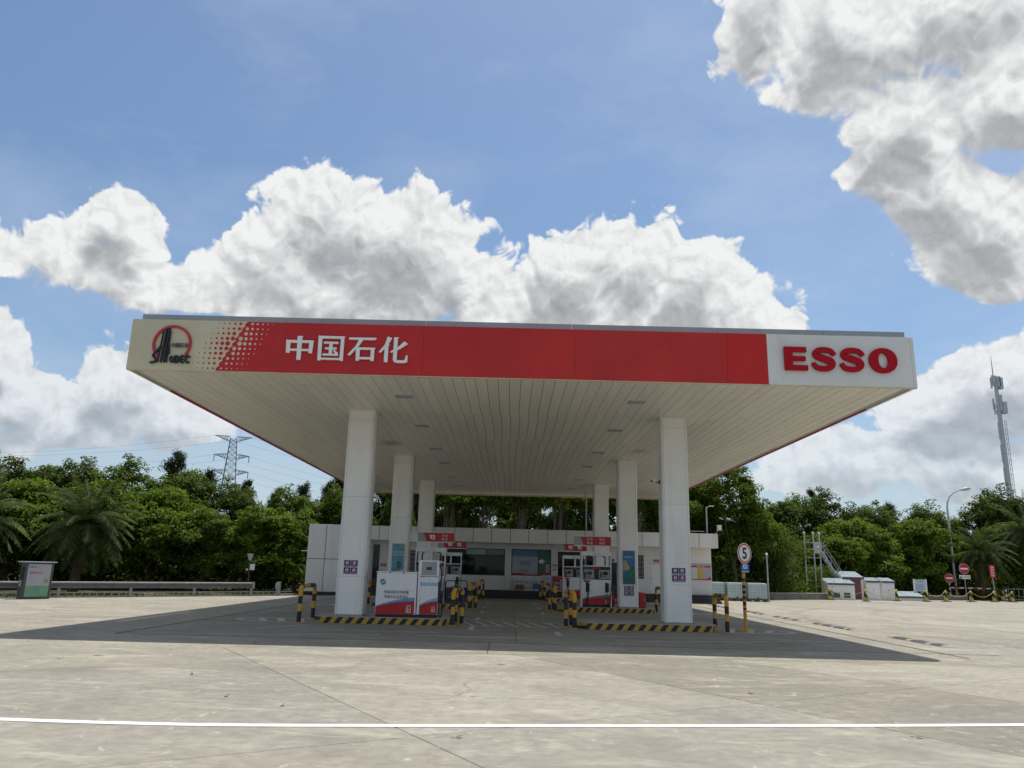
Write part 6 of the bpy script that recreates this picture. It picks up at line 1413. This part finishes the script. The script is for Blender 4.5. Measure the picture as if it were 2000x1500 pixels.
nl_ = ("tallest conifer tip at left of the pylon", "feathery conifer left of the pylon, lower tip", "feathery conifer just left of the pylon legs", "small pointed conifer right of the pylon", "feathery conifer near the canopy's left edge, first", "feathery conifer leaning by the canopy's left edge, tallest", "feathery conifer touching the canopy's left edge", "feathery conifer behind the front left column", "small conifer tip at the pylon's foot")
for i, (p, l) in enumerate(zip(NE, nl_)): plant("conifer", "needle_a" if i % 2 == 0 else "needle_b", p[0], p[1], p[2], l, group="feathery conifers at left", sxy=0.9)
# behind the shop
for i, x in enumerate((-7.2, -4.4, -1.8, 0.9, 3.4, 6.2, 9.0, 11.6)):
    plant("stemmy_tree", "stemmy", x, 55.6+(i % 3)*0.7, (9.4, 9.0, 9.2, 8.8, 9.4, 9.0, 8.8, 8.4)[i], "thin-stemmed tree behind the shop roof, %s from the left" % ("first", "second", "third", "fourth", "fifth", "sixth", "seventh", "eighth")[i], group="thin-stemmed trees behind the shop", sxy=1.05)
for i, x in enumerate((-8.5, -4.0, 0.5, 5.0, 9.5, 14.0)):
    plant("broad_tree", "broad_b" if i % 2 else "broad_a", x, 63+(i % 2)*1.2, 8.6, "dark broad tree behind the thin stems, %s from the left" % ("first", "second", "third", "fourth", "fifth", "sixth")[i], group="dark trees behind the shop", sxy=1.05)
# right
plant("green_tree", "green_a", 16.6, 57.2, 9.1, "large rounded green tree right of the shop over the caged tanks", rot=0.6, sxy=0.98)
plant("green_tree", "green_a", 13.0, 59.5, 8.6, "green tree behind the shop's right corner", rot=2.2, sxy=0.9)
for (x, y, h, l) in ((19.4, 58.8, 4.9, "pale bamboo clump behind the thin domed post"), (20.6, 63.0, 4.4, "pale bamboo clump left of the vent pipes"), (18.3, 59.0, 3.6, "low bamboo clump behind the caged tanks")): plant("bamboo_clump", "bamboo", x, y, h, l, "bamboo", "bamboo clumps at right")
RB = [(21.5, 72, 7.4), (25.5, 74, 8.6), (29.5, 75, 9.2), (33.6, 76, 8.2), (37.8, 77, 8.3), (42.2, 78, 8.4), (46.8, 79, 8.9), (51.5, 80, 10.2), (56.5, 80, 10.0), (17.5, 70, 7.2)]
rl_ = ("dark broad tree right of the large rounded tree", "dark broad tree behind the vent pipes", "dark broad tree with the highest top behind the huts", "dark broad tree behind the slim huts", "dark broad tree behind the notice board", "dark broad tree behind the street lamp", "dark broad tree at the mast's foot, left", "dark broad tree at the mast's foot, right", "dark broad tree past the right edge", "dark broad tree behind the bamboo")
for i, (p, l) in enumerate(zip(RB, rl_)): plant("broad_tree", "broad_a" if i % 2 else "broad_b", p[0], p[1], p[2], l, group="dark rear row at right", sxy=1.12)
RF = [(28.6, 68.6, 6.3, "ficus_b"), (32.2, 69.6, 6.6, "ficus_a"), (35.8, 70.6, 6.4, "ficus_b"), (39.6, 73.2, 6.2, "ficus_a"), (46.6, 75.5, 6.6, "ficus_b")]
for (x, y, h, k), l in zip(RF, ("olive leafy tree behind the tallest hut", "olive leafy tree behind the slim huts", "olive leafy tree behind the notice board", "leafy tree behind the street lamp", "leafy tree between the two right palms")): plant("leafy_tree", k, x, y, h, l, group="leafy front row at right", sxy=1.05)
plant("conifer", "needle_b", 38.6, 79, 9.3, "lone feathery conifer tip leaning over the right trees", group=None, sxy=0.8); plant("conifer", "needle_a", 30.6, 78, 10.4, "lone feathery conifer tip above the huts", sxy=0.7)
# palms
def palm_mesh(nf, fl, seed):
    r = np.random.default_rng(seed); V = []; F = []
    rach = MB()
    for k in range(nf):
        el = R(82-108*(k/nf)**0.9+r.uniform(-8, 8)); az = k*2.399+r.uniform(-0.2, 0.2); L = fl*r.uniform(0.85, 1.1)
        d = Vector((math.cos(az)*math.cos(el), math.sin(az)*math.cos(el), math.sin(el))); p = Vector((0, 0, 0)); pts = [p.copy()]; n = 14
        for i in range(n):
            d = (d+Vector((0, 0, -0.085-0.035*math.cos(el)))).normalized(); p = p+d*(L/n); pts.append(p.copy())
        rach.tube([tuple(q) for q in pts], list(np.linspace(0.028, 0.005, n+1)), 4)
        sd = Vector((-math.sin(az), math.cos(az), 0))
        for i in range(1, n+1):
            for q in (0.0, 0.34, 0.67):
                if i == n and q > 0: continue
                b = pts[i].lerp(pts[min(i+1, n)], q); t = (pts[min(i+1, n)]-pts[i-1]).normalized(); nn = sd.cross(t).normalized(); u = (i+q)/n
                ll = 0.52*math.sin(math.pi*min(1, 0.16+0.84*u)**0.8)**0.7*(0.35+0.65*min(1, 3*u))*r.uniform(0.85, 1.1)+0.08
                for s in (-1, 1):
                    dirv = (sd*s*0.82+t*0.55+nn*r.uniform(0.05, 0.45)).normalized(); e = b+dirv*ll+Vector((0, 0, -0.10*ll)); w = t*0.022
                    o = len(V); m = b.lerp(e, 0.55)+nn*0.02; V += [tuple(b-w), tuple(b+w), tuple(m+w), tuple(e), tuple(m-w)]; F.append((o, o+1, o+2, o+3, o+4))
    me = bpy.data.meshes.new("fronds"); me.from_pydata(V, [], F); me.materials.append(M["leaf_palm"])
    return me, rach
def palm(x, y, hz, label, seed, nf=62, fl=2.9, lean=(0.25, 0)):
    t = thing("palm_tree", (x, y, 0), label=label, cat="palm", group="feather palms"); me, ra = palm_mesh(nf, fl, seed)
    tr = MB(); n = 16; pts = [(lean[0]*(i/n)**1.4, lean[1]*(i/n), -0.05+hz*i/n) for i in range(n+1)]
    tr.tube(pts, [0.24-0.05*(i/n)+0.022*((i*7) % 2) for i in range(n+1)], 12); obj("trunk", tr, "palm_bark", t)
    # stubs of cut fronds
    sb = MB(); r = np.random.default_rng(seed+5)
    for k in range(150):
        f = r.uniform(0.05, 1.0); a = k*2.399; b = Vector((lean[0]*f**1.4, lean[1]*f, hz*f)); o_ = Vector((math.cos(a), math.sin(a), 0)); sb.add([b+o_*0.17+Vector((-o_.y, o_.x, 0))*0.05, b+o_*0.17-Vector((-o_.y, o_.x, 0))*0.05, b+o_*0.30+Vector((0, 0, 0.12))], [(0, 1, 2), (2, 1, 0)])
    obj("trunk_scales", sb, "palm_bark", t, kind='stuff')
    c = bpy.data.objects.new("fronds", me); COL.objects.link(c); c.parent = t; c.location = (lean[0], lean[1], hz)
    o = obj("frond_ribs", ra, "leaf_palm", t, loc=(lean[0], lean[1], hz))
    return t
palm(-21.95, 40.0, 3.35, "feather palm with its whole crown in view, behind the guard rail", 1)
palm(-27.2, 39.5, 3.3, "feather palm cut by the left edge of the picture", 2, 58, 2.9, (0.1, 0))
palm(41.6, 69.8, 4.0, "feather palm behind the narrow red notice", 3, 60, 3.3, (0.3, 0)); palm(47.2, 71.0, 6.0, "taller feather palm at the right edge", 4, 64, 3.6, (-0.2, 0))
# low growth: grass and weeds along the verges, dark undergrowth
def tufts(name, pts, h, label):
    C = np.array(pts); n = len(C); A = np.tile(np.array([0, 0, 1.0]), (n, 1))+rng.normal(size=(n, 3))*0.35; A /= np.linalg.norm(A, axis=1, keepdims=True)
    Nn = np.cross(A, unit(n)); Nn /= np.linalg.norm(Nn, axis=1, keepdims=True)+1e-9; L = rng.uniform(0.5, 1.3, n)*h; C[:, 2] += L*0.4
    me = leaf_mesh(name, C, Nn, L, np.full(n, 0.03)+L*0.05, "leaf_grass", axis=A); o = bpy.data.objects.new(name, me); COL.objects.link(o); tag(o, label, "grass", kind='stuff')
d_, n_, L_ = frame2d((-33.0, 19.2), (-12.2, 42.6)); pts = []
for k in range(9000):
    f = rng.uniform(0, 1)*L_; s = abs(rng.normal())*1.5+0.15
    if math.sin(f*1.7)+math.sin(f*0.61+1) > rng.uniform(-1.6, 1.2): pts.append((-33+d_.x*f+n_.x*s, 19.2+d_.y*f+n_.y*s, -0.05))
tufts("verge_grass", pts, 0.20, "weedy grass along the left guard rail")
pts = []
for k in range(9000):
    f = rng.uniform(0.15, 1.05); s = abs(rng.normal())*2.2+rng.uniform(0.6, 4.5); x, y = along(RP, RQ, f, s); pts.append((x, y, -0.03))
tufts("yard_grass", pts, 0.26, "dry grass along the right edge of the yard")
# dark undergrowth between the trunks
def under(name, segs, h, label):
    P = []; Nn = []
    for (p, q, wd, n) in segs:
        t = rng.uniform(0, 1, n); base = np.array(p)[None]*(1-t[:, None])+np.array(q)[None]*t[:, None]; base = base+rng.normal(size=(n, 2))*wd
        z = rng.uniform(0, 1, n)**0.8*h*(0.7+0.3*np.sin(base[:, 0]*1.3)); P.append(np.stack([base[:, 0], base[:, 1], z+0.02], 1))
    P = np.concatenate(P); Nn = unit(len(P)); Nn[:, 2] = abs(Nn[:, 2]); me = leaf_mesh(name, P, Nn, rng.uniform(0.2, 0.34, len(P)), rng.uniform(0.1, 0.17, len(P)), "leaf_dark")
    o = bpy.data.objects.new(name, me); COL.objects.link(o); tag(o, label, "undergrowth", kind='stuff')
under("undergrowth", [((-50, 36), (-34, 42), 1.5, 9000), ((-34, 42), (-13, 52), 1.3, 22000), ((-13, 55), (13, 57.5), 1.2, 16000), ((13, 57), (26, 66), 1.3, 14000), ((26, 70), (60, 77), 1.6, 26000), ((-60, 60), (-10, 66), 2.0, 16000), ((14, 72), (60, 86), 2.0, 16000)], 2.6, "dark undergrowth filling the space beneath the trees")

under("thicket", [((-14, 57.9), (15, 58.6), 0.5, 46000), ((12, 62), (24, 68), 0.9, 12000)], 7.6, "dark leafy thicket behind the thin stems and the shop")
# a few dry leaves blown onto the concrete
lfm = MB().add([(-0.05, 0, 0.006), (0, -0.025, 0.012), (0.06, 0.0, 0.022), (0, 0.028, 0.014)], [(0, 1, 2, 3)]).mesh("leaf_blade"); lfm.materials.append(M["cardboard"])
stm = MB().tube([(-0.05, 0, 0.007), (-0.085, 0.008, 0.006)], 0.003, 4).mesh("leaf_stalk"); stm.materials.append(M["bark"])
for (x, y) in ((-4.6, 11.9), (-3.45, 10.1), (-2.6, 9.55), (-0.45, 8.05), (-5.2, 16.6), (1.1, 12.6), (3.4, 11.4), (6.3, 13.1), (2.3, 14.3), (-7.4, 13.4), (4.3, 8.6), (-1.6, 12.9)):
    t = thing("fallen_leaf", (x, y, 0.004), rotz=rng.uniform(0, 6.28), label="small dry leaf lying on the sunlit concrete", cat="leaf", group="dry leaves on the concrete")
    for nm, m_ in (("blade", lfm), ("stalk", stm)): o = bpy.data.objects.new(nm, m_); COL.objects.link(o); o.parent = t
